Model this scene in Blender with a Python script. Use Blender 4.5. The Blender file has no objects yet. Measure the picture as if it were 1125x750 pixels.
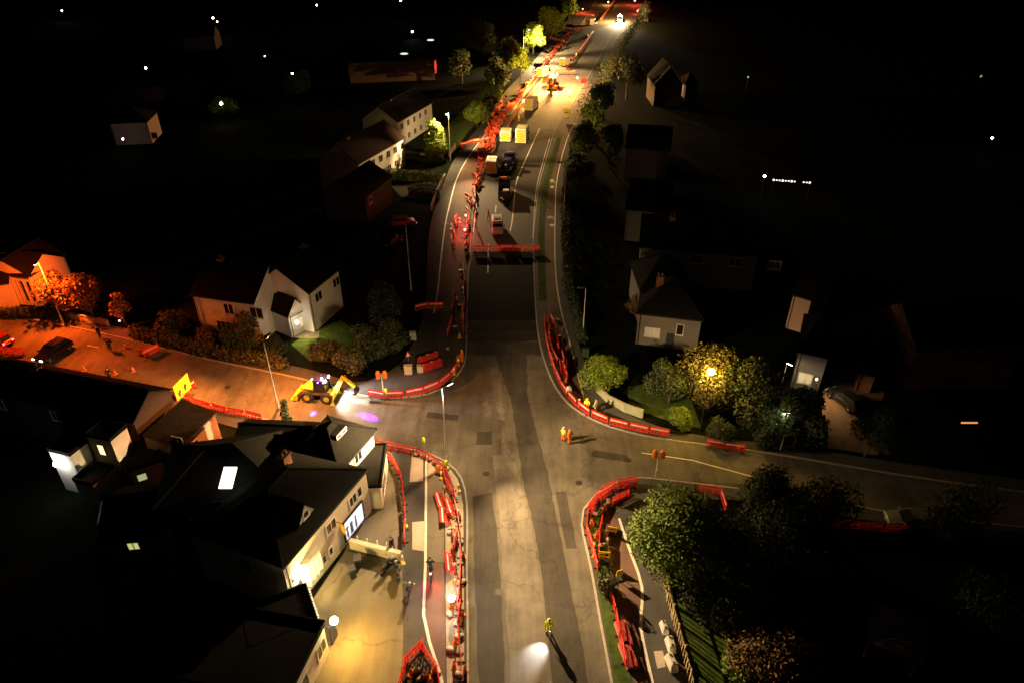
import bpy, bmesh, math, random
from mathutils import Vector, Matrix
from mathutils.geometry import tessellate_polygon

R = math.radians
TH, F, H = R(32), 750.0, 45.0          # camera pitch below the horizon, focal length in photo pixels, flying height

# ------------------------------------------------------------------ camera, sky, exposure
S = bpy.context.scene
C = S.collection
cam = bpy.data.cameras.new('camera')
cam.lens, cam.sensor_width, cam.clip_start, cam.clip_end = 24.0, 36.0, 0.5, 4000
co = bpy.data.objects.new('camera', cam)
C.objects.link(co)
co.location, co.rotation_euler = (0, 0, H), (R(90) - TH, 0, 0)
S.camera = co
W = bpy.data.worlds.new('World')
S.world = W
W.use_nodes = True
nt = W.node_tree
sky = nt.nodes.new('ShaderNodeTexSky')
sky.sky_type = 'NISHITA'
sky.sun_disc = False
sky.sun_elevation, sky.sun_rotation = R(28), R(200)
nt.nodes['Background'].inputs['Strength'].default_value = 0.00003
nt.links.new(sky.outputs[0], nt.nodes['Background'].inputs['Color'])
moon = bpy.data.lights.new('moon', 'SUN')
moon.energy, moon.angle, moon.color = 0.00015, R(0.5), (0.9, 0.93, 1.0)
mo = bpy.data.objects.new('moon', moon)
C.objects.link(mo)
mo.rotation_euler = (R(62), 0, R(-20))
vs = S.view_settings
vs.view_transform, vs.look, vs.exposure, vs.gamma = 'Standard', 'None', 3.0, 1.0
vs.use_curve_mapping = False
S.cycles.use_denoising = True
S.cycles.max_bounces = 5
S.cycles.diffuse_bounces = 2
S.cycles.sample_clamp_indirect = 4
S.cycles.use_light_tree = True


# ------------------------------------------------------------------ helpers
def G(px, py, z=0.0):
    """Ground position (or position at height z) seen at a place of the photograph."""
    x, y = (px - 562.5) / F, -(py - 375) / F
    dy, dz = math.cos(TH) + y * math.sin(TH), -math.sin(TH) + y * math.cos(TH)
    t = (z - H) / dz
    return Vector((x * t, dy * t, z))


def tag(o, label=None, cat=None, group=None, kind=None):
    if label: o['label'] = label
    if cat: o['category'] = cat
    if group: o['group'] = group
    if kind: o['kind'] = kind
    return o


def thing(name, label, cat, loc=(0, 0, 0), rz=0.0, group=None):
    o = bpy.data.objects.new(name, None)
    o.empty_display_size = 0.3
    C.objects.link(o)
    o.location, o.rotation_euler = loc, (0, 0, rz)
    return tag(o, label, cat, group)


def copy_tree(o, parent=None):
    c = o.copy()
    C.objects.link(c)
    if parent: c.parent = parent
    for ch in list(o.children): copy_tree(ch, c)
    return c


class MB:
    """Collects shapes into one mesh."""
    def __init__(s): s.v, s.f, s.m, s.cur = [], [], [], 0

    def add(s, vs_, fs):
        n = len(s.v)
        s.v += [tuple(p) for p in vs_]
        for f in fs:
            s.f.append(tuple(n + i for i in f)); s.m.append(s.cur)
        return s

    def box(s, c, d, rz=0.0, top=1.0, rx=0.0, ry=0.0):
        M = Matrix.Translation(c) @ Matrix.Rotation(rz, 4, 'Z') @ Matrix.Rotation(ry, 4, 'Y') @ Matrix.Rotation(rx, 4, 'X')
        x, y, z = d[0] / 2, d[1] / 2, d[2] / 2
        p = [M @ Vector(q) for q in ((-x, -y, -z), (x, -y, -z), (x, y, -z), (-x, y, -z),
                                     (-x * top, -y * top, z), (x * top, -y * top, z), (x * top, y * top, z), (-x * top, y * top, z))]
        return s.add(p, [(3, 2, 1, 0), (4, 5, 6, 7), (0, 1, 5, 4), (1, 2, 6, 5), (2, 3, 7, 6), (3, 0, 4, 7)])

    def tube(s, a, b, r0, r1=None, n=10, caps=True):
        a, b = Vector(a), Vector(b)
        r1 = r0 if r1 is None else r1
        d = (b - a).normalized()
        u = d.orthogonal().normalized(); w = d.cross(u)
        p = []
        for c, r in ((a, r0), (b, r1)):
            p += [c + (u * math.cos(2 * math.pi * i / n) + w * math.sin(2 * math.pi * i / n)) * r for i in range(n)]
        fs = [(i, (i + 1) % n, n + (i + 1) % n, n + i) for i in range(n)]
        if caps: fs += [tuple(range(n - 1, -1, -1)), tuple(range(n, 2 * n))]
        return s.add(p, fs)

    def path(s, pts, r, n=8):
        for a, b in zip(pts[:-1], pts[1:]): s.tube(a, b, r, r, n)
        return s

    def torus(s, c, ax, R0, r, n=20, k=8):
        c, ax = Vector(c), Vector(ax).normalized()
        u = ax.orthogonal().normalized(); w = ax.cross(u)
        p, fs = [], []
        for i in range(n):
            a = 2 * math.pi * i / n
            e = u * math.cos(a) + w * math.sin(a)
            for j in range(k):
                b = 2 * math.pi * j / k
                p.append(c + e * (R0 + r * math.cos(b)) + ax * (r * math.sin(b)))
        for i in range(n):
            for j in range(k):
                fs.append((i * k + j, ((i + 1) % n) * k + j, ((i + 1) % n) * k + (j + 1) % k, i * k + (j + 1) % k))
        return s.add(p, fs)

    def ball(s, c, r, n=10, k=7, sq=(1, 1, 1)):
        c = Vector(c); p, fs = [c + Vector((0, 0, -r * sq[2]))], []
        for j in range(1, k):
            t = math.pi * j / k - math.pi / 2
            for i in range(n):
                a = 2 * math.pi * i / n
                p.append(c + Vector((r * sq[0] * math.cos(t) * math.cos(a), r * sq[1] * math.cos(t) * math.sin(a), r * sq[2] * math.sin(t))))
        p.append(c + Vector((0, 0, r * sq[2])))
        for i in range(n):
            fs.append((0, 1 + (i + 1) % n, 1 + i))
            for j in range(k - 2):
                a, b = 1 + j * n, 1 + (j + 1) * n
                fs.append((a + i, a + (i + 1) % n, b + (i + 1) % n, b + i))
            fs.append((1 + (k - 2) * n + i, 1 + (k - 2) * n + (i + 1) % n, len(p) - 1))
        return s.add(p, fs)

    def prism(s, pts, z0, z1):
        """A flat outline (any winding) as a solid from z0 up to z1."""
        pts = [Vector((p[0], p[1])) for p in pts]
        ar = sum(a.x * b.y - b.x * a.y for a, b in zip(pts, pts[1:] + pts[:1]))
        if ar < 0: pts.reverse()
        n = len(pts)
        tri = tessellate_polygon([[Vector((p.x, p.y, 0)) for p in pts]])
        v = [(p.x, p.y, z1) for p in pts] + [(p.x, p.y, z0) for p in pts]
        fs = []
        for t in tri:
            a, b, c = (pts[i] for i in t)
            fs.append(tuple(t) if (b - a).cross(c - a) > 0 else tuple(reversed(t)))
        if z1 > z0: fs += [(n + i, n + (i + 1) % n, (i + 1) % n, i) for i in range(n)]
        return s.add(v, fs)

    def slab(s, pts, th):
        """A sloping flat panel with its outline pts (upper face) and a thickness straight down."""
        n = len(pts)
        v = [tuple(p) for p in pts] + [(p[0], p[1], p[2] - th) for p in pts]
        return s.add(v, [tuple(range(n)), tuple(range(2 * n - 1, n - 1, -1))] + [(n + i, n + (i + 1) % n, (i + 1) % n, i) for i in range(n)])

    def build(s, name, mats, parent=None, smooth=False, loc=None, bevel=0):
        me = bpy.data.meshes.new(name)
        me.from_pydata(s.v, [], s.f)
        for m in (mats if isinstance(mats, (list, tuple)) else [mats]): me.materials.append(m)
        me.polygons.foreach_set('material_index', s.m)
        if smooth: me.polygons.foreach_set('use_smooth', [True] * len(me.polygons))
        bm = bmesh.new(); bm.from_mesh(me)
        bmesh.ops.recalc_face_normals(bm, faces=bm.faces) if not getattr(s, 'keep', False) else None
        bm.to_mesh(me); bm.free()
        o = bpy.data.objects.new(name, me)
        C.objects.link(o)
        if parent: o.parent = parent
        if loc is not None: o.location = loc
        if bevel:
            b = o.modifiers.new('bevel', 'BEVEL'); b.width = bevel; b.segments = 2; b.limit_method = 'ANGLE'
        return o


MATS = {}


def mat(name, col, rough=0.7, metal=0.0, var=0.25, scale=1.5, emit=None, est=0.0, col2=None, detail=5, bump=0.0, island=0.0, bscale=None, stretch=None, trans=0.0):
    if name in MATS: return MATS[name]
    m = bpy.data.materials.new(name); m.use_nodes = True
    t = m.node_tree; b = t.nodes['Principled BSDF']
    b.inputs['Roughness'].default_value = rough
    b.inputs['Metallic'].default_value = metal
    tc = t.nodes.new('ShaderNodeTexCoord')
    mp = t.nodes.new('ShaderNodeMapping')
    t.links.new(tc.outputs['Object'], mp.inputs[0])
    if stretch: mp.inputs['Scale'].default_value = stretch
    nz = t.nodes.new('ShaderNodeTexNoise')
    nz.inputs['Scale'].default_value = scale; nz.inputs['Detail'].default_value = detail; nz.inputs['Roughness'].default_value = 0.65
    t.links.new(mp.outputs[0], nz.inputs['Vector'])
    rp = t.nodes.new('ShaderNodeValToRGB')
    c1 = tuple(max(0, c * (1 - var)) for c in col); c2 = col2 or tuple(min(1, c * (1 + var)) for c in col)
    rp.color_ramp.elements[0].color = (*c1, 1); rp.color_ramp.elements[1].color = (*c2, 1)
    rp.color_ramp.elements[0].position = 0.3; rp.color_ramp.elements[1].position = 0.7
    t.links.new(nz.outputs['Fac'], rp.inputs[0])
    src = rp.outputs[0]
    if island:
        ge = t.nodes.new('ShaderNodeNewGeometry'); hs = t.nodes.new('ShaderNodeHueSaturation')
        mr = t.nodes.new('ShaderNodeMapRange'); mr.inputs[3].default_value = 1 - island; mr.inputs[4].default_value = 1 + island
        t.links.new(ge.outputs['Random Per Island'], mr.inputs[0]); t.links.new(mr.outputs[0], hs.inputs['Value'])
        mr2 = t.nodes.new('ShaderNodeMapRange'); mr2.inputs[3].default_value = 0.47; mr2.inputs[4].default_value = 0.52
        t.links.new(ge.outputs['Random Per Island'], mr2.inputs[0]); t.links.new(mr2.outputs[0], hs.inputs['Hue'])
        t.links.new(src, hs.inputs['Color']); src = hs.outputs[0]
    t.links.new(src, b.inputs['Base Color'])
    if bump:
        n2 = t.nodes.new('ShaderNodeTexNoise'); n2.inputs['Scale'].default_value = bscale or scale * 8; n2.inputs['Detail'].default_value = 4
        t.links.new(mp.outputs[0], n2.inputs['Vector'])
        bp = t.nodes.new('ShaderNodeBump'); bp.inputs['Strength'].default_value = bump; bp.inputs['Distance'].default_value = 0.05
        t.links.new(n2.outputs['Fac'], bp.inputs['Height']); t.links.new(bp.outputs[0], b.inputs['Normal'])
    if emit:
        b.inputs['Emission Color'].default_value = (*emit, 1); b.inputs['Emission Strength'].default_value = est
    if trans: b.inputs['Transmission Weight'].default_value = trans
    MATS[name] = m
    return m


def see_through(m, k=.45):
    '''Thin moulded plastic: part of the light passes through the sheet.'''
    t = m.node_tree; b = t.nodes['Principled BSDF']; o = t.nodes['Material Output']
    tr = t.nodes.new('ShaderNodeBsdfTranslucent'); mx = t.nodes.new('ShaderNodeMixShader'); mx.inputs[0].default_value = k
    t.links.new(b.inputs['Base Color'].links[0].from_socket, tr.inputs['Color'])
    t.links.new(b.outputs[0], mx.inputs[1]); t.links.new(tr.outputs[0], mx.inputs[2]); t.links.new(mx.outputs[0], o.inputs['Surface'])
    return m


def roadmat(name, lo, hi, scale=0.35, streak=(1, 0.12, 1), rough=0.85, crack=True, sheen=.35):
    """Worn asphalt: broad mottling, wheel-track streaks along the road, fine grit and thin sealed cracks."""
    m = bpy.data.materials.new(name); m.use_nodes = True
    t = m.node_tree; L = t.links.new; b = t.nodes['Principled BSDF']
    tc = t.nodes.new('ShaderNodeTexCoord')
    def noise(sc, det, st=None, ro=0.65):
        mp = t.nodes.new('ShaderNodeMapping'); L(tc.outputs['Object'], mp.inputs[0])
        if st: mp.inputs['Scale'].default_value = st
        n = t.nodes.new('ShaderNodeTexNoise'); n.inputs['Scale'].default_value = sc; n.inputs['Detail'].default_value = det; n.inputs['Roughness'].default_value = ro
        L(mp.outputs[0], n.inputs['Vector']); return n.outputs['Fac']
    def math_(op, a, bb):
        n = t.nodes.new('ShaderNodeMath'); n.operation = op
        for i, x in enumerate((a, bb)):
            if isinstance(x, (int, float)): n.inputs[i].default_value = x
            else: L(x, n.inputs[i])
        return n.outputs[0]
    base = math_('ADD', math_('MULTIPLY', noise(scale, 8), 0.55), math_('MULTIPLY', noise(1.1, 6, streak), 0.45))
    rp = t.nodes.new('ShaderNodeValToRGB')
    rp.color_ramp.elements[0].position, rp.color_ramp.elements[1].position = 0.36, 0.64
    rp.color_ramp.elements[0].color, rp.color_ramp.elements[1].color = (*lo, 1), (*hi, 1)
    L(base, rp.inputs[0])
    col = rp.outputs[0]
    grit = t.nodes.new('ShaderNodeMapRange'); L(noise(14, 3), grit.inputs[0]); grit.inputs[3].default_value = 0.7; grit.inputs[4].default_value = 1.3
    vo = t.nodes.new('ShaderNodeTexVoronoi'); vo.feature = 'DISTANCE_TO_EDGE'; vo.inputs['Scale'].default_value = 0.11
    wv = t.nodes.new('ShaderNodeVectorMath'); wv.operation = 'ADD'
    nn = t.nodes.new('ShaderNodeTexNoise'); nn.inputs['Scale'].default_value = 0.5; nn.inputs['Detail'].default_value = 6
    L(tc.outputs['Object'], nn.inputs['Vector']); sc_ = t.nodes.new('ShaderNodeVectorMath'); sc_.operation = 'SCALE'; sc_.inputs['Scale'].default_value = 5
    L(nn.outputs['Color'], sc_.inputs[0]); L(sc_.outputs[0], wv.inputs[1]); L(tc.outputs['Object'], wv.inputs[0]); L(wv.outputs[0], vo.inputs['Vector'])
    ck = t.nodes.new('ShaderNodeMapRange'); L(vo.outputs['Distance'], ck.inputs[0]); ck.inputs[1].default_value = 0.004; ck.inputs[2].default_value = 0.016
    ck.inputs[3].default_value = 0.72 if crack else 1.0; ck.inputs[4].default_value = 1.0
    k = math_('MULTIPLY', grit.outputs[0], ck.outputs[0])
    hs = t.nodes.new('ShaderNodeHueSaturation'); L(k, hs.inputs['Value']); L(col, hs.inputs['Color'])
    L(hs.outputs[0], b.inputs['Base Color'])
    b.inputs['Roughness'].default_value = rough
    b.inputs['Specular IOR Level'].default_value = sheen
    bp = t.nodes.new('ShaderNodeBump'); bp.inputs['Strength'].default_value = 0.35; bp.inputs['Distance'].default_value = 0.02
    L(noise(22, 4), bp.inputs['Height']); L(bp.outputs[0], b.inputs['Normal'])
    return m


M_road = roadmat('worn_asphalt', (0.075, 0.066, 0.052), (0.17, 0.15, 0.115))
M_old = roadmat('old_dark_asphalt', (0.034, 0.030, 0.025), (0.075, 0.066, 0.053))
M_pale = roadmat('planed_pale_asphalt', (0.10, 0.088, 0.07), (0.225, 0.20, 0.16), 0.5)
M_new = roadmat('new_black_asphalt', (0.046, 0.040, 0.040), (0.064, 0.057, 0.057), crack=False)
M_side = roadmat('side_road_asphalt', (0.07, 0.06, 0.05), (0.14, 0.12, 0.1), 0.3, (0.2, 1, 1))
M_foot = roadmat('footway_asphalt', (0.05, 0.048, 0.045), (0.085, 0.08, 0.075), crack=False)
M_cycle = roadmat('red_brown_cycle_asphalt', (0.11, 0.064, 0.048), (0.185, 0.105, 0.078), crack=False)
M_court = roadmat('pale_concrete_forecourt', (0.13, 0.112, 0.082), (0.205, 0.178, 0.135), 0.25)
M_verge = roadmat('pale_gravel_verge', (0.28, 0.24, 0.18), (0.50, 0.44, 0.34), 0.8, crack=False)
M_slab = roadmat('pale_tactile_slabs', (0.40, 0.34, 0.27), (0.55, 0.48, 0.40), 0.8, crack=False)
M_kerb = mat('kerb_stone', (0.36, 0.33, 0.27), 0.85, var=0.2, scale=3, bump=0.2)
M_line = mat('road_paint', (0.72, 0.69, 0.6), 0.6, var=0.12, scale=2.5)
M_soil = mat('night_dark_grass', (0.006, 0.008, 0.0035), 0.95, var=0.5, scale=0.6, bump=0.5, bscale=6)  # base colour near black, standing in for unlit ground at night
M_lawn = mat('mown_grass', (0.055, 0.085, 0.02), 0.95, var=0.45, scale=1.2, bump=0.6, bscale=14)
M_red = mat('red_barrier_plastic', (0.85, 0.055, 0.04), 0.45, var=0.2, scale=2)
see_through(M_red)
M_redd = mat('dusty_red_plastic', (0.5, 0.06, 0.05), 0.6, var=0.3, scale=2)
M_refl = mat('white_reflective_strip', (0.75, 0.7, 0.66), 0.35, var=0.1, scale=4)
M_blk = mat('black_rubber', (0.015, 0.015, 0.016), 0.75, var=0.3, scale=4)
M_dark = mat('dark_plastic', (0.03, 0.03, 0.033), 0.5, var=0.3, scale=3)
M_steel = mat('galvanised_steel', (0.5, 0.5, 0.47), 0.45, 0.6, var=0.15, scale=3)
M_paintpole = mat('pale_grey_paint', (0.55, 0.55, 0.5), 0.5, var=0.12, scale=3)
M_white = mat('white_paint', (0.78, 0.77, 0.73), 0.45, var=0.06, scale=2)
M_org = mat('orange_plastic', (0.85, 0.22, 0.02), 0.55, var=0.15, scale=3)
M_yel = mat('safety_yellow', (0.85, 0.6, 0.03), 0.5, var=0.1, scale=3)
M_hiviz = mat('lime_hi_vis_fabric', (0.8, 0.98, 0.04), 0.8, var=0.12, scale=9, emit=None)
M_hivo = mat('orange_hi_vis_fabric', (0.9, 0.2, 0.02), 0.8, var=0.12, scale=9)
M_glass = mat('dark_window_glass', (0.02, 0.022, 0.026), 0.08, var=0.2, scale=1)
M_skin = mat('skin', (0.55, 0.33, 0.24), 0.6, var=0.06, scale=8)
M_cloth = mat('black_cloth', (0.018, 0.018, 0.02), 0.9, var=0.2, scale=9)
M_navy = mat('navy_cloth', (0.03, 0.035, 0.06), 0.9, var=0.2, scale=9)
M_render = mat('cream_render', (0.62, 0.55, 0.42), 0.9, var=0.08, scale=0.8, bump=0.15)
M_rwhite = mat('white_render', (0.72, 0.69, 0.63), 0.9, var=0.07, scale=0.8, bump=0.15)
M_pink = mat('salmon_render', (0.62, 0.40, 0.30), 0.9, var=0.08, scale=0.8)
M_brick = mat('red_brick_wall', (0.27, 0.12, 0.075), 0.9, var=0.3, scale=4, bump=0.3)
M_dbrick = mat('shade_darkened_brick', (0.05, 0.03, 0.022), 0.9, var=0.3, scale=4)  # darker copy of the brick, with night shade put into its colour
M_roof = mat('dark_roof_tiles', (0.013, 0.0125, 0.0105), 0.85, var=0.35, scale=2.5, bump=0.5, bscale=9, stretch=(1, 1, 3))
M_roofr = mat('brown_roof_tiles', (0.026, 0.013, 0.009), 0.85, var=0.35, scale=2.5, bump=0.5, bscale=9, stretch=(1, 1, 3))
M_flat = mat('felt_flat_roof', (0.014, 0.0135, 0.012), 0.9, var=0.3, scale=0.7)
M_trim = mat('painted_timber_trim', (0.7, 0.68, 0.6), 0.6, var=0.08, scale=3)
M_bark = mat('bark', (0.06, 0.045, 0.03), 0.95, var=0.4, scale=4, bump=0.5)
M_wood = mat('weathered_fence_timber', (0.40, 0.31, 0.18), 0.85, var=0.25, scale=2, stretch=(1, 1, 0.2))
M_chrome = mat('polished_metal', (0.6, 0.6, 0.6), 0.25, 0.9, var=0.1)
for _m in (M_soil, M_roof, M_roofr, M_flat, M_lawn):      # matt, open-textured surfaces: hardly any sheen
    _m.node_tree.nodes['Principled BSDF'].inputs['Specular IOR Level'].default_value = .04
LEAF = {
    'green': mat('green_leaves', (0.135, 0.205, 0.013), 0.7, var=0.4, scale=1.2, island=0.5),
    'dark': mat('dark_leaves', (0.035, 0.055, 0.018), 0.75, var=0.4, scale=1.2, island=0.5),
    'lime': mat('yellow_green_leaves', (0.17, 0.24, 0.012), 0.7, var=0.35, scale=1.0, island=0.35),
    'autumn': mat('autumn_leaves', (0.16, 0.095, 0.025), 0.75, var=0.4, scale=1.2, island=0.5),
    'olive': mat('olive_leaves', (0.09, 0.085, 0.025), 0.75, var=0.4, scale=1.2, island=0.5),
}


def glow(name, col, st):
    return mat(name, (0.8, 0.8, 0.8), 0.5, var=0.02, emit=col, est=st)


def light(kind, loc, col, power, parent=None, target=None, cone=150, blend=0.6, size=0.15, name=None):
    d = bpy.data.lights.new(name or 'lamp_light', kind)
    d.energy, d.color = power, col
    if kind in ('POINT', 'SPOT'): d.shadow_soft_size = size
    if kind == 'SPOT': d.spot_size, d.spot_blend = R(cone), blend
    o = bpy.data.objects.new(name or 'lamp_light', d)
    C.objects.link(o)
    o.location = loc
    if target is not None:
        o.rotation_euler = (Vector(target) - Vector(loc)).to_track_quat('-Z', 'Y').to_euler()
    if parent: o.parent = parent
    return o


# ------------------------------------------------------------------ the ground
rnd = random.Random(7)


def wl(pts):
    return [G(*p).xy for p in pts]


def smooth_line(pts, step=1.2):
    """Catmull-Rom through world points."""
    P_ = [Vector((p[0], p[1])) for p in pts]
    out = []
    for i in range(len(P_) - 1):
        p0, p1, p2, p3 = P_[max(i - 1, 0)], P_[i], P_[i + 1], P_[min(i + 2, len(P_) - 1)]
        n = max(1, int((p2 - p1).length / step))
        for k in range(n):
            t = k / n
            out.append(0.5 * ((2 * p1) + (p2 - p0) * t + (2 * p0 - 5 * p1 + 4 * p2 - p3) * t * t + (3 * p1 - p0 - 3 * p2 + p3) * t ** 3))
    out.append(P_[-1])
    return out


def strip(pts, w, z0, z1, m, name, label=None, off=0.0):
    mb = MB(); n = len(pts)
    l, r = [], []
    for i, p in enumerate(pts):
        d = (pts[min(i + 1, n - 1)] - pts[max(i - 1, 0)]).normalized(); q = Vector((-d.y, d.x))
        l.append(p + q * (off + w / 2)); r.append(p + q * (off - w / 2))
    for i in range(n - 1):
        a = [(*l[i], z1), (*r[i], z1), (*r[i + 1], z1), (*l[i + 1], z1)]
        if z1 - z0 < 0.003: mb.add(a, [(0, 1, 2, 3)])
        else:
            b = [(p[0], p[1], z0) for p in a]
            mb.add(a + b, [(0, 1, 2, 3), (1, 5, 6, 2), (4, 0, 3, 7)])
    o = mb.build(name, m)
    return tag(o, None, None, None, 'structure')


def sheet(pts, z0, z1, m, name, kind='structure'):
    return tag(MB().prism(pts, z0, z1).build(name, m), kind=kind)


def rough_poly(pts, amp=0.12, step=0.8):
    """Jagged outline of a cut or patch."""
    P_ = [Vector((p[0], p[1])) for p in pts]; out = []
    for a, b in zip(P_, P_[1:] + P_[:1]):
        n = max(1, int((b - a).length / step)); d = (b - a); q = Vector((-d.y, d.x)).normalized()
        for k in range(n): out.append(a + d * (k / n) + q * rnd.uniform(-amp, amp) * (k > 0))
    return out


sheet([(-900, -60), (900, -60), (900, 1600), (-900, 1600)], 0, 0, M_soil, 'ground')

# kerb lines of the junction, as seen in the photograph
K_NW = smooth_line(wl([(-60, 333), (0, 346), (60, 356), (140, 373), (220, 393), (330, 416), (395, 434), (430, 437), (470, 433), (495, 420), (508, 404), (512, 388), (513, 340), (517, 270), (521, 222), (530, 190), (545, 156), (560, 128), (576, 104), (600, 75), (640, 25), (655, 0), (664, -14)]))
K_NE = smooth_line(wl([(708, -14), (694, 0), (672, 40), (652, 75), (634, 105), (619, 130), (609, 146), (600, 175), (592, 205), (588, 240), (586, 270), (588, 330), (592, 372), (600, 402), (612, 428), (630, 448), (660, 465), (700, 477), (740, 484), (800, 492), (865, 501), (1010, 525), (1180, 548)]))
K_SE = smooth_line(wl([(1180, 585), (1000, 566), (900, 549), (810, 537), (760, 531), (700, 525), (675, 531), (655, 543), (641, 560), (639, 576), (650, 628), (661, 690), (672, 750), (677, 790)]))
K_SW = smooth_line(wl([(514, 790), (514, 700), (513, 620), (513, 555), (507, 526), (493, 510), (472, 499), (440, 491), (408, 485), (300, 463), (230, 445), (150, 424), (0, 400), (-60, 388)]))
sheet(K_NW + K_NE + K_SE + K_SW, 0, 0.004, M_road, 'main_road')
for nm, k in (('kerb', K_NW), ('kerb', K_NE), ('kerb', K_SE), ('kerb', K_SW)):
    strip(k, 0.16, 0.0, 0.135, M_kerb, nm, off=-0.08 if k in () else 0.0)

# raised footways behind the kerbs
FZ = 0.11
NW_in = smooth_line(wl([(664, -14), (646, -8), (622, 25), (580, 75), (556, 100), (534, 130), (506, 165), (490, 195), (476, 235), (470, 270), (469, 310), (466, 345), (455, 375), (440, 400), (415, 414), (390, 420), (330, 404), (220, 382), (140, 362), (60, 346), (0, 336), (-60, 322)]))
sheet(K_NW + NW_in, 0, FZ, M_foot, 'footway_northwest')
NE_in = smooth_line(wl([(1180, 535), (1010, 512), (865, 490), (800, 483), (740, 473), (700, 460), (672, 445), (652, 422), (638, 385), (626, 335), (620, 290), (618, 240), (621, 190), (634, 150), (650, 112), (672, 75), (690, 40), (712, 0), (724, -14)]))
sheet(K_NE + NE_in, 0, FZ, M_foot, 'footway_northeast')
SE_in = smooth_line(wl([(690, 790), (762, 790), (757, 750), (742, 690), (731, 645), (726, 612), (728, 580), (745, 556), (800, 549), (900, 562), (1000, 580), (1180, 600)]))
sheet(K_SE + SE_in[1:], 0, FZ, M_foot, 'footway_southeast')
sheet(K_SW + wl([(-60, 405), (0, 418), (150, 442), (230, 462), (300, 482), (396, 500), (400, 520), (398, 560), (380, 604), (343, 660), (330, 700), (300, 790)]), 0, FZ, M_foot, 'footway_southwest')

# surfaces laid on the footways
CT_NW_L = [(556, 118), (535, 146), (515, 173), (502, 197), (493, 230), (488.6, 252), (484, 290), (481, 320)]
CT_NW_R = [(486, 320), (510, 290), (514, 250), (518, 222), (527, 190), (541, 156), (562, 124)]
sheet(smooth_line(wl(CT_NW_L)) + smooth_line(wl([(512, 320), (514, 272), (518, 222), (527, 190), (541, 156), (562, 121)])), FZ, FZ + 0.004, M_cycle, 'cycle_track_northwest')
strip(smooth_line(wl(CT_NW_L + [(477, 345)])), 0.20, FZ, FZ + 0.009, M_line, 'cycle_line')
sheet(smooth_line(wl([(612, 152), (603, 180), (596, 208), (592.5, 240), (591, 270), (592, 330)])) + smooth_line(wl([(600, 330), (598, 270), (598.5, 240), (602, 210), (609, 180), (617, 152)])), FZ, FZ + 0.02, M_lawn, 'grass_verge')
sheet(smooth_line(wl([(634, 120), (618, 152), (610, 180), (603, 210), (599.5, 240), (599, 270), (601, 330), (604, 360), (612, 395), (626, 425), (646, 450)])) + smooth_line(wl([(650, 446), (638, 424), (626, 385), (614, 330), (609.8, 285), (610, 235), (612.5, 195), (624.5, 150), (641, 120)])), FZ, FZ + 0.004, M_cycle, 'cycle_track_northeast')
strip(smooth_line(wl([(641, 120), (624.5, 150), (612.5, 195), (610, 235), (609.8, 285), (614, 330), (627, 382), (643, 444)])), 0.18, FZ, FZ + 0.009, M_line, 'cycle_line')
# south-west: forecourt, footway, tactile slabs, cycle track, gravel verge
sheet(wl([(404, 500), (430, 497), (441, 520), (444, 560), (444, 600), (440.5, 614), (384, 600), (398, 578), (398, 545), (400, 516)]), FZ, FZ + 0.006, M_court, 'forecourt')
sheet(wl([(380, 606), (442, 619), (443, 700), (441, 790), (310, 790), (332, 720), (343, 660)]), FZ, FZ + 0.006, M_court, 'lower_forecourt')
sheet(wl([(453, 497), (465, 498.5), (465, 529), (450, 530)]), FZ, FZ + 0.008, M_slab, 'tactile_paving')
sheet(wl([(453, 574), (466, 573), (466, 606), (453, 604)]), FZ, FZ + 0.008, M_slab, 'tactile_paving')
sheet(wl([(471, 501), (486, 508), (488, 523), (470, 524)]), FZ, FZ + 0.008, M_slab, 'tactile_paving')
sheet(wl([(470, 524), (488, 523), (488, 618), (469.5, 618)]), FZ, FZ + 0.004, M_court, 'cycle_track_lit_pale')  # lamplit stretch of the track, its brightness laid on as a paler surface
sheet(wl([(469.5, 618.6), (488, 618.6), (489, 700), (490, 790), (500, 790), (489, 790), (487, 745), (472, 700), (468, 680)]), FZ, FZ + 0.004, M_cycle, 'cycle_track_southwest')
sheet(wl([(489, 524), (495, 516), (503, 527), (509, 555), (510, 690), (510, 790), (492, 790), (490, 690)]), FZ, FZ + 0.005, M_verge, 'gravel_verge')
strip(wl([(468.5, 500), (468, 560), (467.5, 620), (465.5, 676), (472, 706), (484, 742), (494, 790)]), 0.22, FZ, FZ + 0.012, M_line, 'cycle_line')
# south-east
sheet(smooth_line(wl([(644, 566), (643, 578), (654, 628), (665, 690), (676, 750), (681, 790)])) + smooth_line(wl([(700, 790), (694, 750), (684, 705), (676, 660), (668, 620), (660, 580), (664, 560)])), FZ, FZ + 0.02, M_lawn, 'planted_verge')
sheet(smooth_line(wl([(668, 566), (663, 582), (671, 620), (679, 660), (687, 705), (697, 750), (704, 790)])) + smooth_line(wl([(724, 790), (716, 748), (704, 690), (705, 645), (690, 600), (680, 572)])), FZ, FZ + 0.004, M_cycle, 'cycle_track_southeast')
strip(smooth_line(wl([(680, 570), (690, 600), (705, 645), (704, 690), (716, 748), (724, 790)])), 0.22, FZ, FZ + 0.012, M_line, 'cycle_line')
strip(wl([(664, 582), (672, 622)]), 0.3, FZ, FZ + 0.012, M_kerb, 'edging_strip')
sheet(wl([(718, 716), (728, 715), (731, 733), (722, 735)]), FZ, FZ + 0.008, M_slab, 'tactile_paving')
sheet(wl([(757, 790), (742, 690), (728, 640), (745, 660), (800, 700), (880, 740), (900, 790)]), 0, 0.03, M_lawn, 'lawn')
sheet(wl([(690, 447), (735, 462), (770, 470), (760, 440), (720, 415), (700, 410), (690, 425)]), 0, 0.03, M_lawn, 'lawn')
sheet(wl([(320, 378), (345, 362), (375, 352), (400, 372), (390, 400), (340, 396)]), 0, 0.03, M_lawn, 'lawn')
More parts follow.
